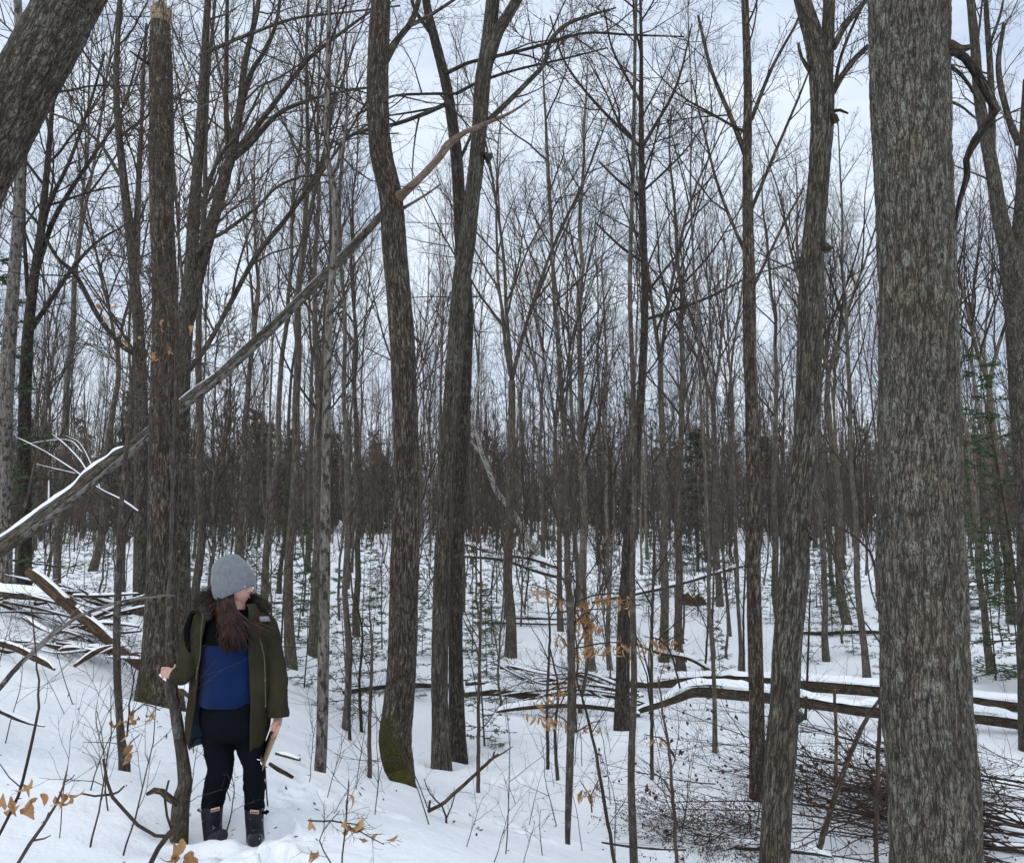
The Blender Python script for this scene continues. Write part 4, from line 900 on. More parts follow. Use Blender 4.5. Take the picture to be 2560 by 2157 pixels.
# small shoots poking out of the snow, copied
SH = []
for sd in range(7):
    rng = np.random.default_rng(700 + sd); G = Geo(); bush = Bush(); h = .35 + .12 * sd
    p = path_from(rng, (0, 0, -.08), (rng.normal(0, .2), rng.normal(0, .2), 1), h, 8, .03, .1)
    bush.add((p[None], np.linspace(.0045, .0016, 8)[None]), 5)
    b1 = sproutv(rng, p[None], np.linspace(.0045, .0016, 8)[None], 3 + sd % 4, .25, 1, lambda t, L: h * .5 + t * 0, .7, 6, .05, .14, .008, .0014); bush.add(b1, 4)
    bush.add(sproutv(rng, *b1, 3, .3, 1, lambda t, L: L * .5, .6, 4, .05, .14, .008, .0012), 3)
    bush.into(G, sd); me = G.mesh('shoot'); me.materials.append(M_twig); SH.append(me)
rz = np.random.default_rng(66); cnt = 0
while cnt < 160:
    px, py = rz.uniform(0, 2560), rz.uniform(1640, 2157)
    if (px < 780 and (py < 1700 or rz.random() < .7)): continue
    q = hit(px, py)
    if q[1] > 26: continue
    where = 'at the left' if px < 700 else 'below the pale-blotched tree' if px < 1000 else 'left of the slender brown tree' if px < 1560 else 'before the fallen logs' if px < 1950 else 'near the massive trunk'
    o = obj('twig_shoot', SH[int(rz.integers(0, 7))]); o.location = [float(v) for v in q]; o.location.z = gz(q[0], q[1])
    s = rz.uniform(.6, 1.3); o.scale = (s, s, s); o.rotation_euler = (rz.normal(0, .2), rz.normal(0, .2), rz.uniform(0, 6.28))
    tag(o, 'small bare shoot poking from the snow ' + where, 'shoot', 'bare shoots in the snow'); cnt += 1

# ------------------------------------------------------------------ fallen logs, branch piles, snow on them
def snow_cap(parent, pts, rad, h, rng, gaps=.25, wid=.95, step=.06, off=(0, 0, 0), name='snow', arc=1.25):
    p, r = resample(pts, rad, step); n = len(p)
    tan = np.gradient(p, axis=0); tan /= np.linalg.norm(tan, axis=1, keepdims=True) + 1e-9
    side = np.cross(tan, (0, 0, 1.)); side /= np.linalg.norm(side, axis=1, keepdims=True) + 1e-9; up = np.cross(side, tan)
    s = np.cumsum(np.r_[0, np.linalg.norm(np.diff(p, axis=0), axis=1)]); sd = rng.uniform(0, 99)
    nz_ = fbm(np.stack([s * 1.6 + sd, s * 0 + sd, s * 0], -1), 3)
    hh = h * np.clip((nz_ - gaps) / .35, -.4, 1.25); hh *= np.clip(np.minimum(s, s[-1] - s) / .15, .0, 1)
    a = np.linspace(-arc, arc, 9)
    ww = r[:, None] * wid * (.72 + .5 * vnoise(np.stack([s * 6, s * 0 + sd, s * 0 + 2], -1)))[:, None] * (1 + .1 * (vnoise(np.stack([np.repeat(s[:, None] * 5, 9, 1), np.repeat(a[None] * 2, n, 0), np.zeros((n, 9)) + sd], -1)) - .5))
    lift = r[:, None] * np.cos(a)[None] * .93 + hh[:, None] * np.cos(a * 1.5 / max(1.25, arc))[None].clip(0) ** .6 * (.85 + .3 * vnoise(np.stack([np.repeat(s[:, None] * 7, 9, 1), np.repeat(a[None] * 3, n, 0), np.zeros((n, 9)) + sd + 7], -1)))
    V = p[:, None] + side[:, None] * (ww * np.sin(a)[None])[..., None] + up[:, None] * lift[..., None]
    i = np.arange(n - 1)[:, None] * 9 + np.arange(8)[None]
    Q = np.stack([i, i + 9, i + 10, i + 1], -1).reshape(-1, 4)
    return obj(name, make_mesh(name, V.reshape(-1, 3) - np.array(off), Q), M_cap, parent)
def log(name, label, mat, pts, Ys, cat='log', snow=.05, seed=0, sides=14, lump=.1, gaps=.2, twigs=None, group=None, amp=.004, wid=.95, step=.07, arc=1.25):
    """pts (px,py,w) with distances Ys (two ends)"""
    rng = np.random.default_rng(1200 + seed); n = len(pts)
    ys = np.linspace(Ys[0], Ys[1], n)
    p = np.array([P(a[0], a[1], y) for a, y in zip(pts, ys)]); r = np.array([R(a[2], y) for a, y in zip(pts, ys)])
    loc = p[0].copy(); t = thing(name, label, cat, loc, group)
    G = Geo(); P1, R1 = bark_tube(G, p - loc, r, step, sides, amp, 60, .16, lump, seed); G.build('stem', mat, t)
    if snow: snow_cap(t, p - loc, r, snow, rng, gaps, wid, arc=arc)
    if twigs:
        bush = Bush(); pk, rk = fitn(P1, R1, 12)
        b1 = sproutv(rng, pk[None], rk[None], twigs[0], .05, 1, lambda q, l: l * twigs[1] + 0 * q, .7, 7, twigs[2] if len(twigs) > 2 else .0, .12, .010, .003); bush.add(b1, 5)
        ramify(rng, bush, *b1, .4, 4, 3, 0, .0, .002, 3)
        C = Geo(); bush.into(C, seed); C.build('twigs', M_twig, t)['kind'] = 'stuff'
    return t
# the snow-lined trunk leaning across the picture
log('leaning_log', 'long snow-lined dead trunk leaning from the left edge up to the moss-footed tree', M_lean,
    [(-190, 1505, 38), (-60, 1418, 36), (60, 1330, 35), (180, 1240, 33), (250, 1178, 33), (320, 1125, 30), (455, 1012, 28), (560, 930, 27), (640, 852, 24), (700, 800, 25), (800, 700, 23), (880, 618, 22), (945, 548, 20), (985, 500, 16)], (10.3, 8.85), snow=0, seed=1, sides=22, lump=.16, amp=.008)
def pale_side():
    lg = [o for o in COL.objects if o.get('label', '').startswith('long snow-lined dead')][0]
    pts = [(60, 1343, 18), (180, 1252, 17), (320, 1136, 17), (455, 1022, 16), (560, 939, 15), (700, 809, 13), (760, 746, 8)]
    ys = np.interp([p[0] for p in pts], [-190, 985], [10.26, 8.81]); loc = np.array(lg.location); G = Geo()
    bark_tube(G, np.array([P(a[0], a[1], y) for a, y in zip(pts, ys)]) - loc, np.array([R(a[2], y) for a, y in zip(pts, ys)]), .08, 14, .002, 60, .1, .08, 3)
    tag(G.build('bare_underside', M_pale, lg), 'pale barkless underside of the leaning trunk')
pale_side()
def lean_snow():
    lg = [o for o in COL.objects if o.get('label', '').startswith('long snow-lined dead')][0]; loc = np.array(lg.location); rng = np.random.default_rng(2)
    full = [(-190, 1505, 38), (-60, 1418, 36), (60, 1330, 35), (180, 1240, 33), (250, 1178, 33), (320, 1125, 30), (455, 1012, 28), (560, 930, 27), (640, 852, 24), (700, 800, 25), (800, 700, 23), (880, 618, 22), (945, 548, 20)]; ys = np.linspace(10.3, 8.85, len(full) + 1)[:-1]
    p = np.array([P(a[0], a[1], y) for a, y in zip(full, ys)]) - loc; r = np.array([R(a[2], y) for a, y in zip(full, ys)])
    snow_cap(lg, p[:6], r[:6], .06, rng, .0, 1.1, .05, arc=1.0); snow_cap(lg, p[5:], r[5:], .03, rng, .42, .9, .05, arc=.7)
lean_snow()
for k, (pts, Y, lab) in enumerate([([(345, 1278, 9), (300, 1248, 10), (250, 1222, 9), (190, 1180, 8), (110, 1128, 6), (45, 1095, 4)], 12., 'lowest snow-whitened bough behind the leaning trunk'),
        ([(235, 1215, 7), (205, 1160, 6), (165, 1115, 5), (130, 1085, 3)], 12.2, 'snowy bough fanning up behind the leaning trunk'), ([(215, 1190, 6), (150, 1175, 5), (90, 1160, 3)], 12.1, 'short snowy bough pointing left behind the leaning trunk'),
        ([(250, 1225, 6), (235, 1180, 5), (200, 1110, 4), (165, 1090, 3)], 12.4, 'steep snowy bough behind the leaning trunk'), ([(205, 1130, 5), (165, 1100, 4), (60, 1110, 2)], 12.3, 'thin snowy bough left of the others behind the leaning trunk'),
        ([(118, 1280, 8), (121, 1200, 6)], 11.6, 'snow-plastered upright stub behind the leaning trunk')]):
    log('snowy_bough', lab, M_twig, [(a_, b_, c_ * .7) for a_, b_, c_ in pts], (Y, Y), 'branch', .010, 20 + k, 7, gaps=.3, group='snowy boughs of a fallen crown', wid=1.1, twigs=(5, .22))
# fallen logs across the valley floor
def yd(px, py): return hit(px, py)[1]
log('fallen_log', 'farther of the two long snow-capped logs across the clearing', M_log, [(1560, 1712, 13), (1640, 1712, 15), (1705, 1706, 22), (1800, 1702, 24), (1870, 1704, 25), (2000, 1714, 26), (2120, 1722, 25), (2230, 1733, 25), (2440, 1756, 24), (2620, 1775, 24)], (yd(1560, 1722), yd(2600, 1788)), snow=.12, seed=2, gaps=.05, wid=1.2, sides=16, lump=.16, arc=.95, twigs=(7, .05, .04))
log('fallen_log', 'nearer of the two long snow-capped logs, with an upturned left end', M_log, [(1590, 1778, 13), (1650, 1762, 14), (1700, 1744, 20), (1745, 1730, 24), (1850, 1738, 24), (1930, 1746, 25), (2050, 1762, 25), (2200, 1782, 26), (2430, 1796, 24), (2620, 1822, 23)], (yd(1590, 1790), yd(2600, 1835)), snow=.13, seed=3, gaps=.05, wid=1.2, sides=16, lump=.16, arc=.95, twigs=(7, .05, .02))
log('fallen_log', 'snow-topped log behind the moss-footed trunk', M_log, [(860, 1730, 10), (900, 1724, 12), (960, 1716, 14), (1020, 1712, 15), (1080, 1712, 15), (1140, 1712, 14)], (yd(860, 1740), yd(1140, 1722)), snow=.11, seed=4, gaps=.05, wid=1.25)
log('fallen_log', 'snowy log lying far back in the gap left of the massive trunk', M_log, [(2005, 1580, 10), (2060, 1582, 11), (2140, 1578, 12), (2230, 1580, 12)], (yd(2005, 1588), yd(2230, 1588)), snow=.1, seed=5, gaps=.05, wid=1.2)
log('fallen_log', 'low snowy log left of the dark V-limbed tree', M_log, [(1160, 1732, 18), (1250, 1728, 22), (1340, 1738, 23), (1440, 1733, 22), (1560, 1738, 20)], (yd(1160, 1745), yd(1550, 1750)), snow=.1, seed=6, gaps=.12, wid=1.1, twigs=(6, .2))
log('fallen_log', 'curved snowy log in front, left of the dark V-limbed tree', M_log, [(1240, 1778, 8), (1330, 1766, 13), (1430, 1762, 15), (1540, 1772, 15), (1600, 1786, 12)], (yd(1240, 1780), yd(1600, 1792)), snow=.08, seed=7, gaps=.12, wid=1.1, twigs=(6, .2))
log('fallen_log', 'upper snow-lined log reaching left from the dark V-limbed tree', M_log, [(1250, 1668, 9), (1330, 1672, 12), (1420, 1690, 13), (1540, 1700, 15), (1600, 1706, 14)], (yd(1250, 1690), yd(1600, 1716)), snow=.08, seed=12, gaps=.1, wid=1.1, twigs=(6, .2))
log('fallen_log', 'arched snow-lined limb dropping to the farther log from the V-limbed tree', M_log, [(1590, 1610, 7), (1650, 1632, 9), (1720, 1645, 10), (1770, 1672, 10), (1805, 1698, 10)], (yd(1805, 1705), yd(1805, 1705) - .3), snow=.05, seed=13, gaps=.15, wid=1., twigs=(3, .2))
log('fallen_log', 'dark log with mossy top at the furrowed pair\'s right', M_log, [(1165, 1708, 12), (1230, 1706, 14), (1300, 1712, 12), (1360, 1716, 8)], (yd(1165, 1716), yd(1360, 1724)), snow=.05, seed=8, gaps=.3)
log('fallen_log', 'slanting snowy pole in the far middle, right of the dark V-limbed tree', M_log, [(1480, 1505, 8), (1560, 1490, 8), (1680, 1465, 8), (1800, 1430, 7), (1860, 1415, 5)], (27, 25), snow=.08, seed=9, gaps=.15, wid=1.1, twigs=(5, .15))
log('fallen_log', 'snowy log far back between the furrowed pair and the dark upright trunk', M_log, [(1165, 1360, 7), (1240, 1385, 8), (1320, 1395, 9), (1400, 1420, 9)], (33, 30), snow=.1, seed=10, gaps=.1, wid=1.2, twigs=(8, .2))
log('fallen_log', 'far snow-striped log lying below the leaning white birch', M_log, [(1160, 1390, 8), (1260, 1400, 9), (1350, 1430, 10), (1430, 1450, 9)], (29, 27), snow=.09, seed=11, gaps=.15, wid=1.1, twigs=(8, .2))
# crown of a fallen tree fanning left from the logs
rt = np.random.default_rng(88)
for k in range(17):
    x0, y0 = 1620 - rt.uniform(0, 120), 1722 + rt.uniform(-18, 40); x1 = rt.uniform(1170, 1360); y1 = 1665 + 150 * rt.random() + .0
    Y = yd(1400, 1760) + rt.normal(0, .8)
    pts = [(x0, y0, 7), (x0 * .66 + x1 * .34, y0 * .6 + y1 * .4 - rt.uniform(-6, 30), rt.uniform(4, 9)), (x0 * .33 + x1 * .67, y0 * .33 + y1 * .67 - rt.uniform(-16, 30), rt.uniform(3, 7)), (x1, y1 + rt.normal(0, 14), 2.5)]
    log('fallen_branch', 'thin dark branch of the fallen crown fanning left from the snow-capped logs', M_log, pts, (Y, Y + rt.normal(0, .7)), 'branch', .035, 40 + k, 6, gaps=.25, twigs=(7, .25, .02), group='branches of the fallen crown')
for k in range(16):
    x0 = rt.uniform(300, 2500); py_ = rt.uniform(1380, 1560); L = rt.uniform(90, 260); Y = yd(x0, py_); dy = rt.normal(0, 10)
    wq = rt.uniform(5, 9)
    lab = ('snow-striped deadfall on the far valley floor ' + gap(P(x0 + L / 2, py_, Y)[0], Y))
    log('fallen_log', lab, M_log, [(x0, py_, wq), (x0 + L * .3, py_ + dy * .3 - 2, wq), (x0 + L * .65, py_ + dy * .6 + 1, wq * .9), (x0 + L, py_ + dy, wq * .5)], (Y, Y + rt.normal(0, .8)), 'log', .07, 160 + k, 9, gaps=.1, wid=1.1, twigs=(7, .2, .02), group='far deadfall')
# branch pile at the left
log('fallen_log', 'thick bare brown log slanting down to the tall snag across the branch pile', M_redlog, [(75, 1428, 27), (150, 1492, 29), (230, 1560, 31), (290, 1612, 30), (345, 1655, 28), (390, 1690, 20)], (9.2, 8.2), snow=.03, seed=60, sides=22, gaps=.45, lump=.16, arc=.6)
log('fallen_log', 'dark snow-topped log at the left edge of the branch pile', M_log, [(-40, 1478, 18), (40, 1488, 18), (110, 1495, 16), (160, 1510, 12)], (10, 9.6), snow=.07, seed=61, gaps=.05, wid=1.1)
log('fallen_log', 'long brown log along the foot of the branch pile', M_redlog, [(-30, 1592, 17), (80, 1612, 17), (190, 1622, 16), (290, 1630, 15), (360, 1650, 10)], (9., 8.5), snow=.05, seed=62, gaps=.35, arc=.9)
log('fallen_log', 'broken orange-brown branch jutting over the snow from the pile', M_redlog, [(-30, 1600, 13), (40, 1622, 13), (85, 1645, 14), (115, 1660, 12), (136, 1673, 7)], (8.0, 7.6), snow=.03, seed=63, gaps=.35, arc=.7)
log('fallen_log', 'curved branch end rising from the pile toward the thin dark sapling', M_redlog, [(185, 1665, 10), (215, 1645, 12), (250, 1625, 12), (295, 1612, 10)], (8.0, 8.2), snow=.03, seed=64, gaps=.2, arc=.8)
log('fallen_log', 'brown stump-ended branch behind the person\'s sapling', M_redlog, [(400, 1690, 14), (430, 1710, 22), (462, 1725, 26), (480, 1738, 20)], (6.6, 6.2), snow=.03, seed=65, gaps=.2, sides=18)
log('fallen_log', 'dark half-buried stick on the slope at the left edge', M_log, [(-10, 1772, 13), (35, 1792, 12), (75, 1808, 9), (112, 1815, 5)], (5.6, 5.6), snow=.02, seed=66, gaps=.35)
for k in range(50):
    x0 = rt.uniform(-60, 330); y0 = rt.uniform(1470, 1650); a = rt.normal(.25, .5); L = rt.uniform(90, 260); Y = 8.2 + (1660 - y0) / 200 * 2.3 + rt.normal(0, .25)
    x1, y1 = x0 + L * math.cos(a), y0 + L * math.sin(a) * .6
    if y1 > 1672 or x1 > 400: x1, y1 = x0 - L * .9, y0 - L * .25
    wq = rt.uniform(3, 12)
    pts = [(x0, y0, wq), (x0 * .6 + x1 * .4 + rt.normal(0, 6), y0 * .6 + y1 * .4 + rt.normal(0, 8), wq * .9), (x1, y1, wq * .5)]
    where = 'upper part' if y0 < 1530 else 'middle' if y0 < 1590 else 'foot'
    log('fallen_branch', ('thick' if wq > 8 else 'thin') + ' dead branch in the ' + where + ' of the branch pile left of the snag', M_redlog if rt.random() < .6 else M_log, pts, (Y, Y + rt.normal(0, .4)), 'branch', .022, 70 + k, 8, gaps=.3, twigs=(4, .35, .02), group='dead branches of the left pile')
# broken pieces on the snow right of the person
log('fallen_stick', 'snow-flanked tan stick on the snow right of the clipboard', M_redlog, [(690, 1882, 8), (715, 1888, 11), (750, 1898, 9)], (7.0, 6.9), 'branch', .02, 120, 8, gaps=.3)
log('fallen_stick', 'dark forked stick on the snow right of the person\'s knee', M_log, [(674, 1908, 9), (700, 1925, 12), (732, 1942, 9)], (6.4, 6.3), 'branch', .0, 121, 10)
log('fallen_stick', 'small root sticking up left of the moss-footed trunk\'s hook', M_log, [(915, 1968, 6), (960, 1985, 6), (1010, 2000, 5), (1048, 2010, 3)], (7.9, 7.8), 'branch', .0, 122, 8)
log('fallen_stick', 'short reddish stick below the moss-footed trunk', M_redlog, [(935, 2030, 5), (965, 2043, 6), (1008, 2055, 4)], (6.9, 6.8), 'branch', .0, 123, 8)
log('fallen_stick', 'straight stick lying on the snow at the bottom edge right of centre', M_log, [(1505, 2105, 5), (1570, 2115, 6), (1650, 2122, 6), (1715, 2124, 4)], (6.2, 6.4), 'branch', .0, 124, 8)
log('dead_root', 'crooked dark root beside the gripped sapling\'s foot', M_log, [(366, 1985, 9), (385, 1975, 14), (405, 1978, 16), (425, 1995, 18), (445, 2010, 14)], (4.75, 4.8), 'branch', .0, 125, 10)
# leaning white birch far back
log('birch_tree', 'thin white birch leaning left between the furrowed pair and the dark upright trunk', M_birch, [(1345, 1385, 17), (1318, 1345, 15), (1296, 1300, 14), (1270, 1265, 14), (1240, 1225, 14), (1222, 1175, 13), (1205, 1135, 12), (1196, 1100, 10), (1184, 1068, 8), (1182, 1030, 7), (1196, 960, 6), (1210, 880, 4)], (27, 24), 'tree', 0, 130, 10, lump=.05)
log('birch_branch', 'short white birch limb forking left from the leaning birch', M_birch, [(1203, 1135, 8), (1190, 1118, 7), (1177, 1103, 6)], (24.9, 24.6), 'branch', 0, 131, 8)
# mounds
def mound(name, label, px, py, wpx, hpx, mat, seed, cat, snowfrac=.45, roots=0, rough=.5):
    q = hit(px, py); Y = q[1]; rx = R(wpx, Y); h = R(hpx, Y) * 2; rng = np.random.default_rng(seed)
    t = thing(name, label, cat, q); G = Geo(); n, m_ = 14, 22
    th = np.linspace(0, 2 * np.pi, m_, endpoint=False); ph = np.linspace(0, 1, n)
    V = np.array([[(rx * math.cos(a) * math.cos(f * 1.5) ** .6, rx * .7 * math.sin(a) * math.cos(f * 1.5) ** .6, h * math.sin(f * 1.5) - .1) for a in th] for f in ph]).reshape(-1, 3)
    V = V * (1 + rough * 2 * (fbm(V * 2.2 / rx + seed, 4) - .5))[:, None]
    i = np.arange(n - 1)[:, None] * m_ + np.arange(m_)[None]; j = np.arange(n - 1)[:, None] * m_ + (np.arange(m_)[None] + 1) % m_
    Q = np.stack([i, j, j + m_, i + m_], -1).reshape(-1, 4)
    G.add(V, Q, ends(n, m_, False, True)); G.build('mass', mat, t)
    if roots:
        for q_ in range(roots):
            a = rng.uniform(0, 6.28); e = rng.uniform(.1, .9); d0 = np.array((math.cos(a) * .9, -abs(math.sin(a)) * .7, e)); ph_ = path_from(rng, (0, 0, h * .35), d0, rx * rng.uniform(.9, 1.6), 7, -.03, .22)
            RG = Geo(); bark_tube(RG, ph_, np.linspace(rx * .10, rx * .02, 7), rx * .1, 8, 0, lump=.15, seed=q_); RG.build('root', mat, t)
    k = int(n * (1 - snowfrac)); S = V.reshape(n, m_, 3)[k:].copy(); S *= np.array((1.06, 1.06, 1.0)); S[..., 2] += h * .1; S[0, :, 2] -= h * .12 * rng.uniform(0, 1.6, m_)
    nn = n - k; i = np.arange(nn - 1)[:, None] * m_ + np.arange(m_)[None]; j = np.arange(nn - 1)[:, None] * m_ + (np.arange(m_)[None] + 1) % m_
    obj('snow', make_mesh('snow', S.reshape(-1, 3), np.stack([i, j, j + m_, i + m_], -1).reshape(-1, 4), ends(nn, m_, False, True)), M_cap, t)
mound('snowy_stump', 'stump wearing a thick snow cap far back beside the leaning birch', 1368, 1352, 44, 32, M_redlog, 3, 'stump', .6)
mound('root_mound', 'rusty brown upturned root mound under snow, between the two stout trunks and slim leaning trunk', 1730, 1512, 52, 40, M_redlog, 5, 'mound', .5, 16, .9)
mound('brush_heap', 'snowy low heap behind the grey hat', 560, 1420, 50, 22, M_log, 6, 'mound', .6)

# ------------------------------------------------------------------ brush with withered leaves, bottom right
BR = []; BRL = []
for sd in range(8):
    rng = np.random.default_rng(1500 + sd); L = 1.6 + .2 * sd; bush = Bush()
    p = path_from(rng, (0, 0, 0), (1, 0, rng.uniform(-.02, .14)), L, 10, rng.normal(.01, .03), .085); rr = np.linspace(.011 + .001 * sd, .003, 10)
    G = Geo(); V, Q, B = tubes(p[None], rr[None], 6, sd); G.add(V, Q, None, B); sm = G.mesh('stem'); sm.materials.append(M_brush)
    b1 = sproutv(rng, p[None], rr[None], 11, .12, 1, lambda t, l: l * (.42 - .2 * t), .65, 7, .015, .12, .009, .0022); bush.add(b1, 4)
    b2 = sproutv(rng, *b1, 5, .2, 1, lambda t, l: l * .45, .6, 5, .0, .12, .008, .0016); bush.add(b2, 3)
    G = Geo(); bush.into(G, sd); tm = G.mesh('twigs'); tm.materials.append(M_brush)
    ends_ = b2[0].reshape(-1, 3); nl = 190; pk = ends_[rng.integers(0, len(ends_), nl)]
    G = Geo()
    for q_, c in enumerate(pk):
        if q_ == 30: lm0 = G.mesh('withered_leaves', False); lm0.materials.append(M_leafd)
        d = np.array((rng.normal(0, .4), rng.normal(0, .4), -1)); d /= np.linalg.norm(d); s = np.cross(d, rng.normal(0, 1, 3)); s /= np.linalg.norm(s); l = rng.uniform(.035, .075); n_ = np.cross(d, s)
        G.add([c, c + d * l * .5 + s * l * .28, c + d * l * .5 - s * l * .28, c + d * l + n_ * l * .3, c + d * l * .5 + n_ * .006], None, [(0, 1, 4), (0, 4, 2), (1, 3, 4), (4, 3, 2)])
    lm = G.mesh('withered_leaves', False); lm.materials.append(M_leafd)
    BR.append((sm, tm, lm0)); BRL.append((sm, tm, lm))
rb = np.random.default_rng(99)
def brush(px, py, az, tilt, s, lab, k, lift=.0, flat=.6, pr=BR):
    q = hit(px, py); t = thing('brush_branch', lab, 'branch', (q[0], q[1], gz(q[0], q[1]) + lift), 'dead leafy brush branches')
    t.rotation_euler = (rb.uniform(-.5, .5), -tilt * .5, az); t.scale = (s, s, s * flat)
    for nm, me in zip(('stem', 'twigs', 'withered_leaves'), pr[k % 8]):
        o = obj(nm, me, None, t)
        if nm != 'stem': o['kind'] = 'stuff'
for k in range(44):    # sweeping up-left from the right corner, behind the massive trunk
    brush(rb.uniform(2400, 2720), rb.uniform(2000, 2230), math.pi + rb.normal(-.25, .22), rb.uniform(.0, .3), rb.uniform(.9, 1.5), 'long bare brush branch sweeping left from behind the massive trunk', k, rb.uniform(0, .25))
for k in range(26):    # between the crooked trunk and the massive trunk
    brush(rb.uniform(1985, 2190), rb.uniform(1930, 2157), rb.normal(-.35, .4), rb.uniform(-.03, .25), rb.uniform(.5, .85), 'tangled leafy branch in the brush between the crooked and massive trunks', k, rb.uniform(0, .2))
for k in range(46):    # low dark heap left of the crooked trunk
    brush(rb.uniform(1740, 1930), rb.uniform(2075, 2135), math.pi + rb.normal(0, 1.0), rb.uniform(-.03, .2), rb.uniform(.28, .45), 'withered leafy branch in the low dark heap left of the crooked trunk', k, rb.uniform(0, .12), .6, BRL)
for k in range(4):    # arching twigs reaching left
    brush(rb.uniform(1780, 1990), rb.uniform(1930, 2080), math.pi + rb.normal(-.1, .35), rb.uniform(.05, .25), rb.uniform(.6, .9), 'thin arching twig reaching left past the slim leaning trunk\'s foot', k, .05)
for k in range(6):
    brush(rb.uniform(2380, 2600), rb.uniform(1880, 2000), math.pi + rb.normal(-.5, .3), rb.uniform(.2, .5), rb.uniform(.6, .9), 'upright leafy brush branch right of the massive trunk', k, .1)
for k, (pts, lab) in enumerate([([(2600, 2110, 9), (2450, 2100, 9), (2250, 2085, 8), (2080, 2095, 7), (1960, 2105, 5)], 'snow-dusted pole lying through the brush below the massive trunk'), ([(1740, 2128, 9), (1850, 2120, 10), (1960, 2126, 9), (2080, 2140, 7)], 'snowy pole along the foot of the low dark heap'),
                                ([(2620, 2145, 11), (2500, 2120, 11), (2330, 2130, 9), (2150, 2150, 7)], 'thick snowy pole at the bottom edge behind the massive trunk')]):
    Y = yd(pts[1][0], min(2150, pts[1][1] + 8)); log('fallen_branch', lab, M_log, pts, (Y, Y), 'branch', .05, 140 + k, 8, gaps=.15, twigs=(6, .2, .02))

# bark crumbs and leaf scraps on the near snow
def litter():
    rng = np.random.default_rng(321); G = Geo(); n = 0
    while n < 260:
        px, py = rng.uniform(0, 2560), rng.uniform(1700, 2157); q = hit(px, py) if n % 3 == 0 else q
        if q[1] > 16: continue
        c = np.array((q[0] + rng.normal(0, .5), q[1] + rng.normal(0, .5), 0)); c[2] = gz(c[0], c[1]) + .012; s_ = rng.uniform(.004, .016); a = rng.uniform(0, 6.28)
        u = np.array((math.cos(a), math.sin(a), rng.normal(0, .3))) * s_ * rng.uniform(1, 2.4); v = np.array((-math.sin(a), math.cos(a), rng.normal(0, .3))) * s_ * .6; w_ = np.array((0, 0, s_ * .5))
        G.add([c - u, c + v, c + u, c - v, c + w_], None, [(0, 3, 4), (3, 2, 4), (2, 1, 4), (1, 0, 4)]); n += 1
    tag(G.build('forest_litter', M_leafd, None, False), 'bark crumbs and leaf scraps scattered on the near snow', None, None, 'stuff')
litter()

# ------------------------------------------------------------------ the person
PY = 4.94
PO = P(590, 2088, PY)
def L_(px, py, dy=0.): return P(px, py, PY + dy) - PO
def S_(w_): return w_ / F * PY
def plain(name, col, rough=.85, var=.25, scale=30., bumpd=.004, sheen=0.):
    m, t, b = new_mat(name); tcn = N(t, 'ShaderNodeTexCoord'); v = tcn.outputs['Object']
    c = ramp(t, noise(t, v, scale * .25, 5), [(.3, tuple(x * (1 - var) for x in col)), (.7, tuple(x * (1 + var) for x in col))])
    t.links.new(c, b.inputs['Base Color']); b.inputs['Roughness'].default_value = rough; b.inputs['Specular IOR Level'].default_value = .3 if rough < .6 else .08
    if sheen: b.inputs['Sheen Weight'].default_value = sheen
    bump(t, b, noise(t, v, scale, 5, .6), bumpd, .7); return m
K_skin = plain('skin', (.55, .31, .255), .55, .10, 30, .0008)
K_coat = plain('olive_canvas', (.033, .030, .018), .9, .25, 26, .008)
K_line = plain('coat_lining', (.075, .095, .14), .9, .2, 40, .003)
K_blue = plain('blue_fleece', (.004, .015, .062), .9, .3, 16, .012, .1)
K_black = plain('black_cloth', (.0035, .0035, .0045), .9, .3, 30, .004)
K_trous = plain('navy_trousers', (.004, .005, .008), .9, .3, 22, .010)
K_hat = plain('grey_knit', (.155, .168, .185), .95, .16, 220, .003, .3)
K_hair = plain('brown_hair', (.030, .0115, .006), .42, .85, 60, .002)
K_fur = plain('fur_trim', (.055, .042, .034), .9, .6, 80, .002)
K_board = plain('pressboard', (.30, .21, .14), .7, .1, 60, .0005)
K_metal, _t, _b = new_mat('clip_metal'); _b.inputs['Base Color'].default_value = (.75, .75, .76, 1); _b.inputs['Metallic'].default_value = 1; _b.inputs['Roughness'].default_value = .22
K_tag = plain('boot_tag', (.50, .36, .26), .6, .08, 60, .0003)
K_tagink = plain('boot_tag_print', (.16, .07, .06), .6, .1, 60, .0002)
K_patch = plain('grey_patch', (.22, .21, .24), .8, .1, 60, .001)
K_cord = plain('drawcord', (.085, .085, .055), .8, .2, 90, .001)
def boot_mat():
    m, t, b = new_mat('boot_rubber'); tcn = N(t, 'ShaderNodeTexCoord'); v = tcn.outputs['Object']
    c = mixc(t, ramp(t, noise(t, v, 38, 4, .6), [(.66, (0, 0, 0)), (.69, (1, 1, 1))]), (.010, .012, .018), (.75, .78, .82))
    t.links.new(c, b.inputs['Base Color']); b.inputs['Roughness'].default_value = .45; return m
K_boot = boot_mat()

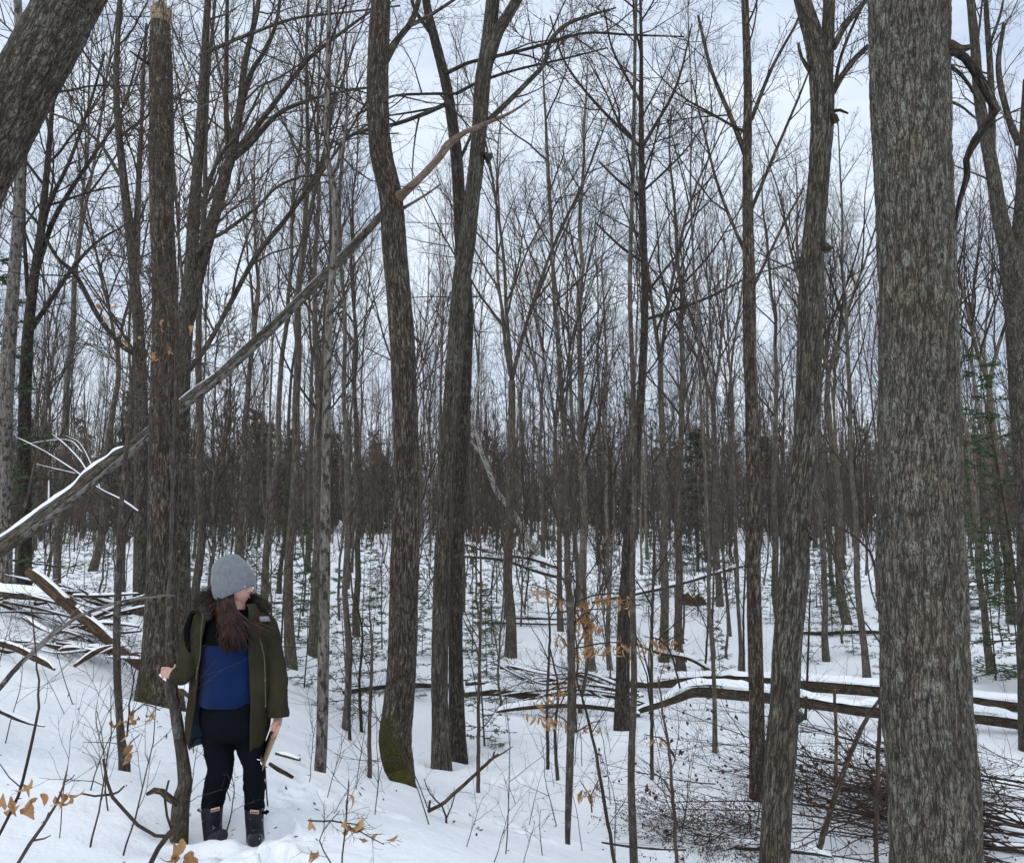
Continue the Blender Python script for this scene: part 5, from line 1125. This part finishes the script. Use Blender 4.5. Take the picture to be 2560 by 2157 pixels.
def loft(G, rings, m=40, close=True, wr=0., wf=9., seed=0, arc=None):
    """rings: (centre xyz, rx, ry); stacked ellipses in level planes"""
    V = []
    for i, rg_ in enumerate(rings):
        c, rx, ry = rg_[:3]
        a0, a1 = (0, 2 * math.pi) if arc is None else arc[i]
        a = np.linspace(a0, a1, m, endpoint=arc is not None)
        V.append(np.stack([c[0] + rx * np.sin(a), c[1] - ry * np.cos(a), np.full(m, c[2])], 1))
    V = np.array(V); n = len(rings); C = np.array([r_[0] for r_ in rings])[:, None]
    if wr:
        d = V - C; d[..., 2] = 0; d /= np.linalg.norm(d, axis=2, keepdims=True) + 1e-9
        V = V + d * (wr * (fbm(V * wf * np.array((1, 1, .7)) + seed * 3.1, 4) - .5) * 2)[..., None]
    V = V.reshape(-1, 3)
    if arc is None: i = np.arange(n - 1)[:, None] * m + np.arange(m)[None]; j = np.arange(n - 1)[:, None] * m + (np.arange(m)[None] + 1) % m
    else: i = np.arange(n - 1)[:, None] * m + np.arange(m - 1)[None]; j = i + 1
    Q = np.stack([i, i + m, j + m, j], -1).reshape(-1, 4)
    G.add(V, Q, ends(n, m) if close else None); return V.reshape(n, m, 3)
def rings_interp(tab, k):
    """tab rows numeric, densified k times by smooth interpolation"""
    tab = np.array(tab, float); n = len(tab); x = np.linspace(0, n - 1, (n - 1) * k + 1); i = np.minimum(x.astype(int), n - 2); u = x - i
    A = np.vstack([2 * tab[0] - tab[1], tab, 2 * tab[-1] - tab[-2]]); p0, p1, p2, p3 = A[i], A[i + 1], A[i + 2], A[i + 3]; u = u[:, None]
    return .5 * (2 * p1 + (p2 - p0) * u + (2 * p0 - 5 * p1 + 4 * p2 - p3) * u ** 2 + (3 * p1 - p0 - 3 * p2 + p3) * u ** 3)
def limb(G, pts, rad, sides=20, step=.02, wr=0., wf=14., seed=0, flat=1.):
    p, r = resample(pts, rad, step); V, Q, B = tubes(p[None], r[None], sides, seed)
    if wr:
        C = np.repeat(p, sides, 0); d = (V - C) / (np.repeat(r, sides)[:, None] + 1e-9); V = V + d * (wr * (fbm(V * wf + seed * 2.7, 4) - .5) * 2)[:, None]
    G.add(V, Q, ends(len(p), sides), B)
def ball(G, c, r3, n=12, m=18):
    th = np.linspace(.02, math.pi - .02, n); ph = np.linspace(0, 2 * math.pi, m, endpoint=False)
    V = np.array([[(c[0] + r3[0] * math.sin(a) * math.cos(b), c[1] + r3[1] * math.sin(a) * math.sin(b), c[2] + r3[2] * math.cos(a)) for b in ph] for a in th]).reshape(-1, 3)
    i = np.arange(n - 1)[:, None] * m + np.arange(m)[None]; j = np.arange(n - 1)[:, None] * m + (np.arange(m)[None] + 1) % m
    G.add(V, np.stack([i, i + m, j + m, j], -1).reshape(-1, 4), ends(n, m))
def fused(G, voxel, smooth=6):
    """one continuous surface from overlapping shells"""
    me = G.mesh('tmp'); o = bpy.data.objects.new('tmp', me); COL.objects.link(o)
    md = o.modifiers.new('r', 'REMESH'); md.mode = 'VOXEL'; md.voxel_size = voxel
    sm = o.modifiers.new('s', 'SMOOTH'); sm.iterations = smooth; sm.factor = .5
    dg = bpy.context.evaluated_depsgraph_get(); ev = o.evaluated_get(dg); m2 = ev.to_mesh()
    V = np.empty(len(m2.vertices) * 3, np.float32); m2.vertices.foreach_get('co', V); V = V.reshape(-1, 3)
    Q = [tuple(p.vertices) for p in m2.polygons]
    ev.to_mesh_clear(); bpy.data.objects.remove(o)
    return V, np.array([q for q in Q if len(q) == 4]), [q for q in Q if len(q) == 3]

def build_person():
    per = thing('person', 'person in olive parka, grey knit hat and black trousers, one hand on a sapling', 'person', PO)
    rng = np.random.default_rng(4)
    # ---- body (skin), one surface
    G = Geo()
    loft(G, [(L_(587, 1535), .05, .05), (L_(587, 1550), .10, .07), (L_(584, 1570), .17, .085), (L_(585, 1620), .16, .10), (L_(584, 1700), .14, .1), (L_(583, 1780), .15, .1), (L_(585, 1830), .16, .1)], 24)
    limb(G, [L_(590, 1545, .0), L_(592, 1515, -.005), L_(590, 1490, 0)], [.055, .05, .05], 16)
    for x0, x1, x2 in ((556, 548, 532), (622, 634, 637)): limb(G, [L_(x0, 1800), L_(x1, 1910, -.01), L_(x2, 2060, 0)], [.07, .042, .03], 14)
    sh, el, wr_ = L_(498, 1568), L_(464, 1682, -.12), L_(436, 1688, -.10)
    limb(G, [sh, el, wr_], [.042, .034, .026], 12)
    # hand closed round the sapling
    def finger(pts, r): limb(G, pts, [r, r * .97, r * .9, r * .75][:len(pts)], 8, .006)
    ball(G, L_(430, 1684, -.088), (.026, .018, .034))
    limb(G, [wr_, L_(430, 1684, -.09)], [.026, .024], 12, .01)
    for k, (yy, ln) in enumerate(((1669, 0), (1677, -3), (1685, -2), (1693, 1))):
        finger([L_(427, yy + 2, -.092), L_(414, yy - 1, -.094), L_(406 + ln * .6, yy, -.062), L_(406 + ln, yy + 2, -.025)], .0078)
    finger([L_(436, 1674, -.085), L_(438, 1664, -.06), L_(434, 1660, -.028)], .0098)
    # hanging hand on the clipboard
    sh2, el2, w2 = L_(664, 1570), L_(690, 1690, .02), L_(695, 1793, .0)
    limb(G, [sh2, el2, w2], [.042, .034, .027], 12)
    ball(G, L_(694, 1808, -.015), (.024, .033, .034)); limb(G, [w2, L_(694, 1806, -.01)], [.027, .027], 12, .01)
    for k, (xo, dd, ln) in enumerate(((697, -.075, 30), (693, -.055, 36), (692, -.032, 37), (690, -.008, 31))):
        finger([L_(xo, 1812, dd), L_(xo - 1, 1822, dd - .008), L_(xo - 7, 1812 + ln * .75, dd - .008), L_(xo - 12, 1812 + ln, dd - .004)], .0088)
    finger([L_(684, 1806, -.03), L_(680, 1818, -.045), L_(678, 1828, -.05)], .0098)
    V, Q, T = fused(G, .0075, 2)
    B = Geo(); B.add(V, Q, T if len(T) else None)
    # ---- head, turned to its left
    yaw = math.radians(14); fw = np.array((math.cos(yaw), -math.sin(yaw), 0)); lf = np.array((math.sin(yaw), math.cos(yaw), 0)); upv = np.array((-.06, 0, 1.)); Hc = L_(588, 1468)
    nt_, mt = 56, 72
    th = np.linspace(.001, math.pi - .001, nt_)[:, None]; ph = np.linspace(-math.pi, math.pi, mt, endpoint=False)[None, :]
    a = np.sin(th) * np.cos(ph); b = np.sin(th) * np.sin(ph); c = np.cos(th) * np.ones_like(ph)
    A = a * .098; Bb = b * .074; Cc = c * .122
    low = np.clip(-c, 0, 1)
    Bb = Bb * (1 - .38 * low ** 1.6); A = np.where(a > 0, A * (1 - .16 * low ** 1.3), A * (1 - .55 * low ** 1.1))
    front = np.clip(a, 0, 1) ** 1.5
    gs = lambda x, s: np.exp(-(x / s) ** 2)
    Z = Cc
    A = A + front * (.026 * gs(Bb, .0135) * np.where(Z > -.018, gs(Z + .018, .03), gs(Z + .018, .010)))          # nose
    A = A + front * (.006 * gs(Bb, .02) * gs(Z + .052, .0075) + .0065 * gs(Bb, .018) * gs(Z + .066, .0075) - .004 * gs(Bb, .022) * gs(Z + .059, .003))   # lips
    A = A + front * (.012 * gs(Bb, .028) * gs(Z + .096, .018))             # chin
    A = A - front * (.012 * (gs(Bb - .031, .016) + gs(Bb + .031, .016)) * gs(Z - .010, .013))                    # eye sockets
    A = A + front * (.004 * gs(Bb, .05) * gs(Z - .032, .011))
    Bb = Bb + np.sign(Bb) * .006 * gs(Z + .03, .03) * gs(A - .05, .03)     # cheeks
    HV = Hc + A[..., None] * fw + Bb[..., None] * lf + Cc[..., None] * upv
    i = np.arange(nt_ - 1)[:, None] * mt + np.arange(mt)[None]; j = np.arange(nt_ - 1)[:, None] * mt + (np.arange(mt)[None] + 1) % mt
    B.add(HV.reshape(-1, 3), np.stack([i, i + mt, j + mt, j], -1).reshape(-1, 4))
    B.build('body', K_skin, per)
    hd = lambda x, y, z: Hc + fw * x + lf * y + upv * z
    for s in (-1, 1):
        E = Geo(); ball(E, hd(.078, s * .031, .009), (.010, .012, .009)); e = E.build('eye', plain('eye_white', (.6, .58, .55), .3, .02), per)
        I = Geo(); ball(I, hd(.0855, s * .0315, .008), (.0045, .0055, .006)); I.build('iris', K_black, e)
        W = Geo(); limb(W, [hd(.088, s * .012, .030), hd(.086, s * .03, .036), hd(.07, s * .05, .030)], [.003, .0034, .002], 8, .01); W.build('eyebrow', K_hair, per)
        W = Geo(); limb(W, [hd(.086, s * .018, .016), hd(.086, s * .031, .0185), hd(.078, s * .044, .012)], [.0018, .0024, .0018], 8, .01); W.build('eyelash', K_black, per)
    Lp = Geo(); limb(Lp, [hd(.079, -.022, -.060), hd(.0955, -.008, -.057), hd(.097, 0, -.0565), hd(.0955, .008, -.057), hd(.079, .022, -.060)], [.001, .0032, .003, .0032, .001], 8, .004); Lp.build('lips', plain('lips', (.36, .12, .11), .5, .05), per)
    # glasses
    GL = Geo()
    for s in (-1, 1):
        q = [hd(.101 - .010 * abs(math.sin(t)) * 0, s * (.033 + .022 * math.cos(t)), .004 + .017 * math.sin(t)) for t in np.linspace(0, 2 * math.pi, 18)]
        limb(GL, q, [.0012] * 18, 6, .01); limb(GL, [hd(.100, s * .055, .010), hd(.06, s * .076, .012), hd(.0, s * .079, .010)], [.0014] * 3, 6, .02)
    limb(GL, [hd(.101, -.011, .006), hd(.108, 0, .010), hd(.101, .011, .006)], [.0012] * 3, 6, .01); GL.build('glasses', K_metal, per)
    # ---- hat
    e1 = np.array((.905, 0, .425)); e2 = np.array((0, 1., 0))
    def hat_rings(tab, m=56, wr=.004, seed=0):
        t_ = rings_interp(tab, 4); V = []
        for r_ in t_:
            c_ = L_(r_[0], r_[1]); a_ = np.linspace(0, 2 * math.pi, m, endpoint=False)
            V.append(c_ + np.cos(a_)[:, None] * e1 * r_[2] + np.sin(a_)[:, None] * e2 * r_[3])
        V = np.array(V); n = len(V); d = V - V.mean(1, keepdims=True); d /= np.linalg.norm(d, axis=2, keepdims=True) + 1e-6
        V = V + d * (wr * (fbm(V * np.array((14, 14, 20)) + seed, 3) - .5) * 2)[..., None]
        i = np.arange(n - 1)[:, None] * m + np.arange(m)[None]; j = np.arange(n - 1)[:, None] * m + (np.arange(m)[None] + 1) % m
        Gh = Geo(); Gh.add(V.reshape(-1, 3), np.stack([i, j, j + m, i + m], -1).reshape(-1, 4), ends(n, m, False, True)); return Gh
    hat = hat_rings([(586, 1470, S_(50), .096), (583, 1458, S_(51.5), .098), (579, 1446, S_(51), .097), (574, 1432, S_(48), .091), (569, 1417, S_(42), .08), (565, 1405, S_(35), .066), (561, 1396, S_(26), .045), (558, 1391, S_(12), .022), (557, 1390, S_(2), .004)], wr=.010, seed=3).build('hat', K_hat, per)
    cuff = hat_rings([(590, 1484, S_(47), .090), (590, 1483, S_(51.5), .099), (589, 1477, S_(53.5), .103), (586, 1466, S_(54.5), .105), (583, 1455, S_(54.5), .105), (581, 1449, S_(53), .102), (581, 1448, S_(49), .095)], wr=.003, seed=8).build('hat_cuff', K_hat, hat)
    # ---- hair
    Hh = Geo()
    for k in range(330):
        u = rng.random(); x0 = 548 + 34 * u + rng.normal(0, 2); y0 = 1497 - 14 * u + rng.normal(0, 2); d0 = -.085 + .03 * rng.random()
        side = rng.random()
        x1 = (553 + 62 * rng.random()) if side < .93 else 615 + 70 * rng.random(); y1 = 1562 + 72 * rng.random() ** .7; d1 = -.155 - .02 * rng.random()
        if x1 > 655: y1 = min(y1, 1598); d1 = -.165
        wv = rng.normal(0, 7, 3)
        pts = [L_(x0, y0, d0), L_(min(592, x0 * .86 + x1 * .14 + wv[0] * .4), 1526 + rng.normal(0, 3), d0 * .4 + d1 * .6), L_(x0 * .4 + x1 * .6 + wv[1], 1526 + (y1 - 1526) * .45, d1 - .012), L_(x1 + wv[2] - 3, 1526 + (y1 - 1526) * .78, d1 - .012), L_(x1, y1, d1)]
        r0 = rng.uniform(.0016, .0038); limb(Hh, pts, [r0 * .8, r0 * 1.2, r0, r0 * .8, r0 * .25], 5, .03)
    limb(Hh, [L_(566, 1482, .0), L_(564, 1512, -.02), L_(566, 1545, -.06), L_(574, 1575, -.085)], [.066, .066, .065, .04], 16, .02, .01, 40, 2)
    Hh.build('hair', K_hair, per)
    # ---- sweater
    tab = [(587, 1522, 34, .062), (587, 1532, 48, .075), (586, 1548, 74, .10), (585, 1575, 80, .125), (584, 1600, 79, .138), (583, 1640, 76, .143), (582, 1690, 74, .146), (580, 1725, 74, .15), (580, 1748, 75, .15), (580, 1760, 73, .145)]
    t_ = rings_interp(tab, 5); rr = [(L_(r_[0], r_[1]), S_(r_[2]), r_[3]) for r_ in t_]; cut = next(k for k, r_ in enumerate(t_) if r_[1] >= 1601)
    Gs = Geo(); loft(Gs, rr[cut:], 90, True, .016, 9, 3); sw = Gs.build('sweater', K_blue, per)
    Gs = Geo(); loft(Gs, rr[:cut + 1], 60, True, .004, 8, 3); tag(Gs.build('yoke', K_black, sw), 'black shoulder panel of the blue sweater')
    # ---- trousers
    G = Geo(); loft(G, [(L_(580, 1742), S_(71), .135), (L_(581, 1775), S_(76), .145), (L_(583, 1805), S_(79), .15), (L_(587, 1832), S_(76), .14), (L_(588, 1846), S_(60), .11)], 40)
    limb(G, [L_(550, 1800, 0), L_(548, 1850, -.01), L_(550, 1890, -.02), L_(552, 1915, -.025), L_(543, 1955, -.01), L_(535, 1990, 0), L_(531, 2018, 0)], [S_(42), S_(38.5), S_(33.5), S_(30), S_(29.5), S_(27.5), S_(25.5)], 24, .02)
    limb(G, [L_(622, 1800, 0), L_(626, 1850, 0), L_(632, 1890, -.01), L_(635, 1915, -.015), L_(636, 1960, 0), L_(637, 2000, .01), L_(637, 2024, .01)], [S_(40), S_(36), S_(29.5), S_(26.5), S_(25.5), S_(24), S_(22.5)], 24, .02)
    V, Q, T = fused(G, .008, 5); V = V + (V * 0 + 1) * ((fbm(V * np.array((14, 14, 26)), 4) - .5) * .016)[:, None] * np.array((1, 1, 0))
    G = Geo(); G.add(V, Q, T if len(T) else None); G.build('trousers', K_trous, per)
    # ---- boots
    for px0, toe, sgn in (((530, 2012), (556, 2090), -1), ((636, 2018), (638, 2102), 1)):
        G = Geo(); x, y = px0
        limb(G, [L_(x, y, 0), L_(x, y + 30, 0), L_(x + 1, y + 55, .005), L_(x + 3, y + 85, 0)], [S_(26 if sgn < 0 else 23), S_(24 if sgn < 0 else 21.5), S_(22.5 if sgn < 0 else 20.5), S_(21.5)], 24, .015)
        limb(G, [L_(x + 2, y + 78, .04), L_(x + (toe[0] - x) * .5, y + 80, -.07), L_(toe[0], toe[1] - 3, -.15)], [.046, .044, .034], 18, .015)
        V, Q, T = fused(G, .006, 5); G = Geo(); G.add(V, Q, T if len(T) else None); bo = G.build('boot', K_boot, per)
        tg = Geo(); c_ = L_(x + (8 if sgn < 0 else 0), y + 11, -.072 if sgn < 0 else -.064); sl = .006 * (1 if sgn < 0 else -.3)
        w_, h_ = S_(10), S_(4)
        bx = [c_ + np.array((sx * w_, sy, sz * h_ + sx * sl)) for sz in (-1, 1) for sy in (-.002, .006) for sx in (-1, 1)]
        fq = [(0, 1, 5, 4), (1, 3, 7, 5), (3, 2, 6, 7), (2, 0, 4, 6), (4, 5, 7, 6), (0, 2, 3, 1)]
        tg.add(bx, fq); tgo = tg.build('tag', K_tag, bo, False)
        pr_ = Geo(); bx = [c_ + np.array((sx * w_ * .8, sy, sz * h_ * .34 + sx * sl * .8)) for sz in (-1, 1) for sy in (-.0032, -.001) for sx in (-1, 1)]; pr_.add(bx, fq); pr_.build('print', K_tagink, tgo, False)
        bk = Geo(); ex = x + sgn * 27; 
        limb(bk, [L_(ex - sgn * 8, y + 12, -.045), L_(ex + sgn * 2, y + 12, -.03), L_(ex + sgn * 8, y + (12 if sgn < 0 else 8), -.02)], [.008, .010, .009], 8, .01); limb(bk, [L_(ex + sgn * 2, y + 6, -.036), L_(ex + sgn * 3, y + 18, -.036)], [.004, .004], 6, .01)
        bk.build('buckle', K_black if sgn > 0 else K_metal, bo)
    # ---- parka
    tab = [(588, 1508, 48, .085, 556, 622), (586, 1520, 60, .105, 546, 630), (584, 1535, 78, .125, 536, 634), (581, 1552, 91, .135, 531, 635), (579, 1580, 98, .148, 528, 636), (578, 1620, 99, .158, 524, 637), (577, 1680, 97, .165, 518, 639),
           (575, 1740, 97, .172, 512, 640), (571, 1800, 101, .178, 505, 639), (568, 1840, 97, .178, 497, 638), (566, 1869, 89, .178, 489, 637)]
    t_ = rings_interp(tab, 5)
    def shell(off, m=80, wr=.008, edge=0., drop=0):
        rr, arc = [], []
        for r_ in t_:
            rx, ry = S_(r_[2]) + off, r_[3] + off
            al = math.asin(max(-.98, min(.98, (S_(r_[4] - r_[0]) + edge) / rx))); ar = math.asin(max(-.98, min(.98, (S_(r_[5] - r_[0]) - edge) / rx)))
            rr.append((L_(r_[0], r_[1], .0), rx, ry)); arc.append((ar, 2 * math.pi + al))
        Gq = Geo(); V = loft(Gq, rr, m, False, wr, 7, 6, arc); return V
    o_, i_ = shell(.0, wr=.013), shell(-.010, wr=.013); n, m, _ = o_.shape
    # hem hangs a little lower at the front edges than behind
    for Vv in (o_, i_):
        aa = np.linspace(0, 1, m); hem = np.clip((np.arange(n) / n - .82) / .18, 0, 1)[:, None]
        Vv[..., 2] += hem * (np.sin(aa * math.pi)[None] * .07 + .012 * np.sin(aa * 40)[None])
    Gc = Geo(); V = np.concatenate([o_.reshape(-1, 3), i_.reshape(-1, 3)]); k0 = n * m
    i = np.arange(n - 1)[:, None] * m + np.arange(m - 1)[None]; Q = [np.stack([i, i + m, i + m + 1, i + 1], -1).reshape(-1, 4)]
    e = np.arange(n - 1) * m; Q.append(np.stack([e, e + k0, e + k0 + m, e + m], -1)); e = e + m - 1; Q.append(np.stack([e + k0, e, e + m, e + k0 + m], -1))
    e = (n - 1) * m + np.arange(m - 1); Q.append(np.stack([e, e + k0, e + k0 + 1, e + 1], -1)); e = np.arange(m - 1); Q.append(np.stack([e + k0, e, e + 1, e + k0 + 1], -1))
    Gc.add(V, np.concatenate(Q)); coat = Gc.build('parka', K_coat, per)
    Gl = Geo(); V = shell(-.012, 80, .013, -.018)[10:]; nn = len(V); i = np.arange(nn - 1)[:, None] * m + np.arange(m - 1)[None]; Gl.add(V.reshape(-1, 3), np.stack([i, i + m, i + m + 1, i + 1], -1).reshape(-1, 4)); tag(Gl.build('lining', K_line, coat), 'blue-grey lining along the parka\'s open edge')
    Ga = Geo(); limb(Ga, [L_(518, 1550, .01), L_(496, 1563, .0), L_(479, 1600, -.03), L_(471, 1645, -.08), L_(463, 1682, -.125), L_(452, 1691, -.125), L_(437, 1686, -.11)], [.062, .066, .060, .058, .054, .049, .042], 30, .010, .014, 18, 4); Ga.build('sleeve', K_coat, coat)
    Ga = Geo(); limb(Ga, [L_(648, 1550, .01), L_(665, 1564, .0), L_(676, 1600, .01), L_(685, 1650, .02), L_(692, 1690, .02), L_(695, 1740, .005), L_(694, 1792, -.01)], [.06, .064, .060, .059, .059, .060, .064], 30, .010, .014, 16, 7); Ga.build('sleeve', K_coat, coat)
    for pts, rad in (([L_(508, 1532, -.135), L_(503, 1580, -.165), L_(500, 1640, -.175), L_(494, 1670, -.175), L_(490, 1695, -.178)], .0032), ([L_(648, 1590, -.15), L_(660, 1640, -.15), L_(663, 1700, -.165), L_(664, 1765, -.175)], .0032)):
        Gd = Geo(); limb(Gd, pts, [rad] * len(pts), 8, .01); ball(Gd, pts[-2], (.006, .006, .009)); ball(Gd, pts[-1], (.005, .005, .007)); Gd.build('drawcord', K_cord, coat)
    Gd = Geo(); q4 = [L_(648, 1541, -.108), L_(670, 1540, -.07), L_(673, 1552, -.082), L_(650, 1553, -.122)]; Gd.add(q4 + [v + np.array((0, .03, -.005)) for v in q4], [(3, 2, 1, 0), (4, 5, 6, 7), (0, 1, 5, 4), (1, 2, 6, 5), (2, 3, 7, 6), (3, 0, 4, 7)]); Gd.build('shoulder_patch', K_patch, coat, False)
    # fur round the hood
    Gf = Geo(); fp = [L_(524, 1548, -.10), L_(510, 1526, -.07), L_(507, 1506, -.01), L_(520, 1492, .06), L_(560, 1488, .11), L_(615, 1496, .11), L_(648, 1506, .06), L_(664, 1518, -.01), L_(672, 1530, -.04)]; fr = [.03, .045, .05, .05, .05, .045, .034, .028, .016]
    p, r = resample(fp, fr, .01); V, Q, B = tubes(p[None], r[None] * .7, 14, 0); Gf.add(V, Q, ends(len(p), 14))
    k = 3600; ii = rng.integers(1, len(p) - 1, k); a = rng.uniform(0, 6.28, k); tan = p[np.minimum(ii + 1, len(p) - 1)] - p[ii - 1]; tan /= np.linalg.norm(tan, axis=1, keepdims=True)
    u = np.cross(tan, (0, 0, 1.)); u /= np.linalg.norm(u, axis=1, keepdims=True) + 1e-6; v = np.cross(tan, u); d = u * np.cos(a)[:, None] + v * np.sin(a)[:, None]
    b0 = p[ii] + d * (r[ii] * .6)[:, None]; tip = b0 + (d + rng.normal(0, .35, (k, 3))) * (r[ii] * rng.uniform(.5, .95, k))[:, None]; s = np.cross(d, rng.normal(0, 1, (k, 3))); s /= np.linalg.norm(s, axis=1, keepdims=True); s *= .0022
    Gf.add(np.stack([b0 - s, b0 + s, tip], 1).reshape(-1, 3), None, np.arange(3 * k).reshape(-1, 3)); Gf.build('fur_trim', K_fur, coat)
    return per
build_person()
# backpack worn on the shoulders
bp = thing('backpack', 'black backpack strap hooked over the parka\'s shoulder', 'backpack', PO)
G = Geo(); limb(G, [L_(500, 1540, .09), L_(482, 1532, .03), L_(476, 1548, -.045), L_(468, 1572, -.07), L_(468, 1600, -.09), L_(475, 1632, -.105), L_(482, 1655, -.10), L_(505, 1665, .02), L_(520, 1650, .12)], [.014, .017, .019, .020, .018, .012, .010, .010, .010], 10, .015); G.build('strap', K_black, bp)
G = Geo(); loft(G, [(L_(588, 1560, .20), .09, .05), (L_(588, 1575, .21), .13, .085), (L_(588, 1640, .22), .15, .10), (L_(588, 1710, .22), .15, .10), (L_(588, 1735, .21), .12, .08)], 32); G.build('pack', K_black, bp)
# clipboard in the hanging hand
cb = thing('clipboard', 'tan clipboard with silver clip held low in the hanging hand', 'clipboard', PO)
D_, C_ = L_(660, 1868, .04), L_(657, 1926, -.10); D2 = L_(701, 1768, .07); Lg = D2 - D_; nrm = np.cross(C_ - D_, Lg); nrm /= np.linalg.norm(nrm); nrm = nrm if nrm[0] > 0 else -nrm
q = [D_, C_, C_ + Lg, D2]; G = Geo(); G.add(q + [v - nrm * .004 for v in q], [(0, 1, 2, 3), (7, 6, 5, 4), (0, 4, 5, 1), (1, 5, 6, 2), (2, 6, 7, 3), (3, 7, 4, 0)]); G.build('board', K_board, cb, False)
mid = (D_ + C_) / 2; ax = (C_ - D_) / np.linalg.norm(C_ - D_); lx = Lg / np.linalg.norm(Lg)
G = Geo()
limb(G, [mid - ax * .06 - nrm * .006 + lx * .012, mid - ax * .06 - nrm * .022 + lx * .02, mid + ax * .06 - nrm * .022 + lx * .02, mid + ax * .06 - nrm * .006 + lx * .012], [.004] * 4, 8, .01)
limb(G, [mid - ax * .04 - nrm * .02 + lx * .02, mid - ax * .02 - nrm * .042 + lx * .006, mid + ax * .02 - nrm * .042 + lx * .006, mid + ax * .04 - nrm * .02 + lx * .02], [.0035] * 4, 8, .01)
limb(G, [mid - ax * .055 - nrm * .008 + lx * .005, mid + ax * .055 - nrm * .008 + lx * .005], [.005, .005], 8, .02); G.build('clip', K_metal, cb)
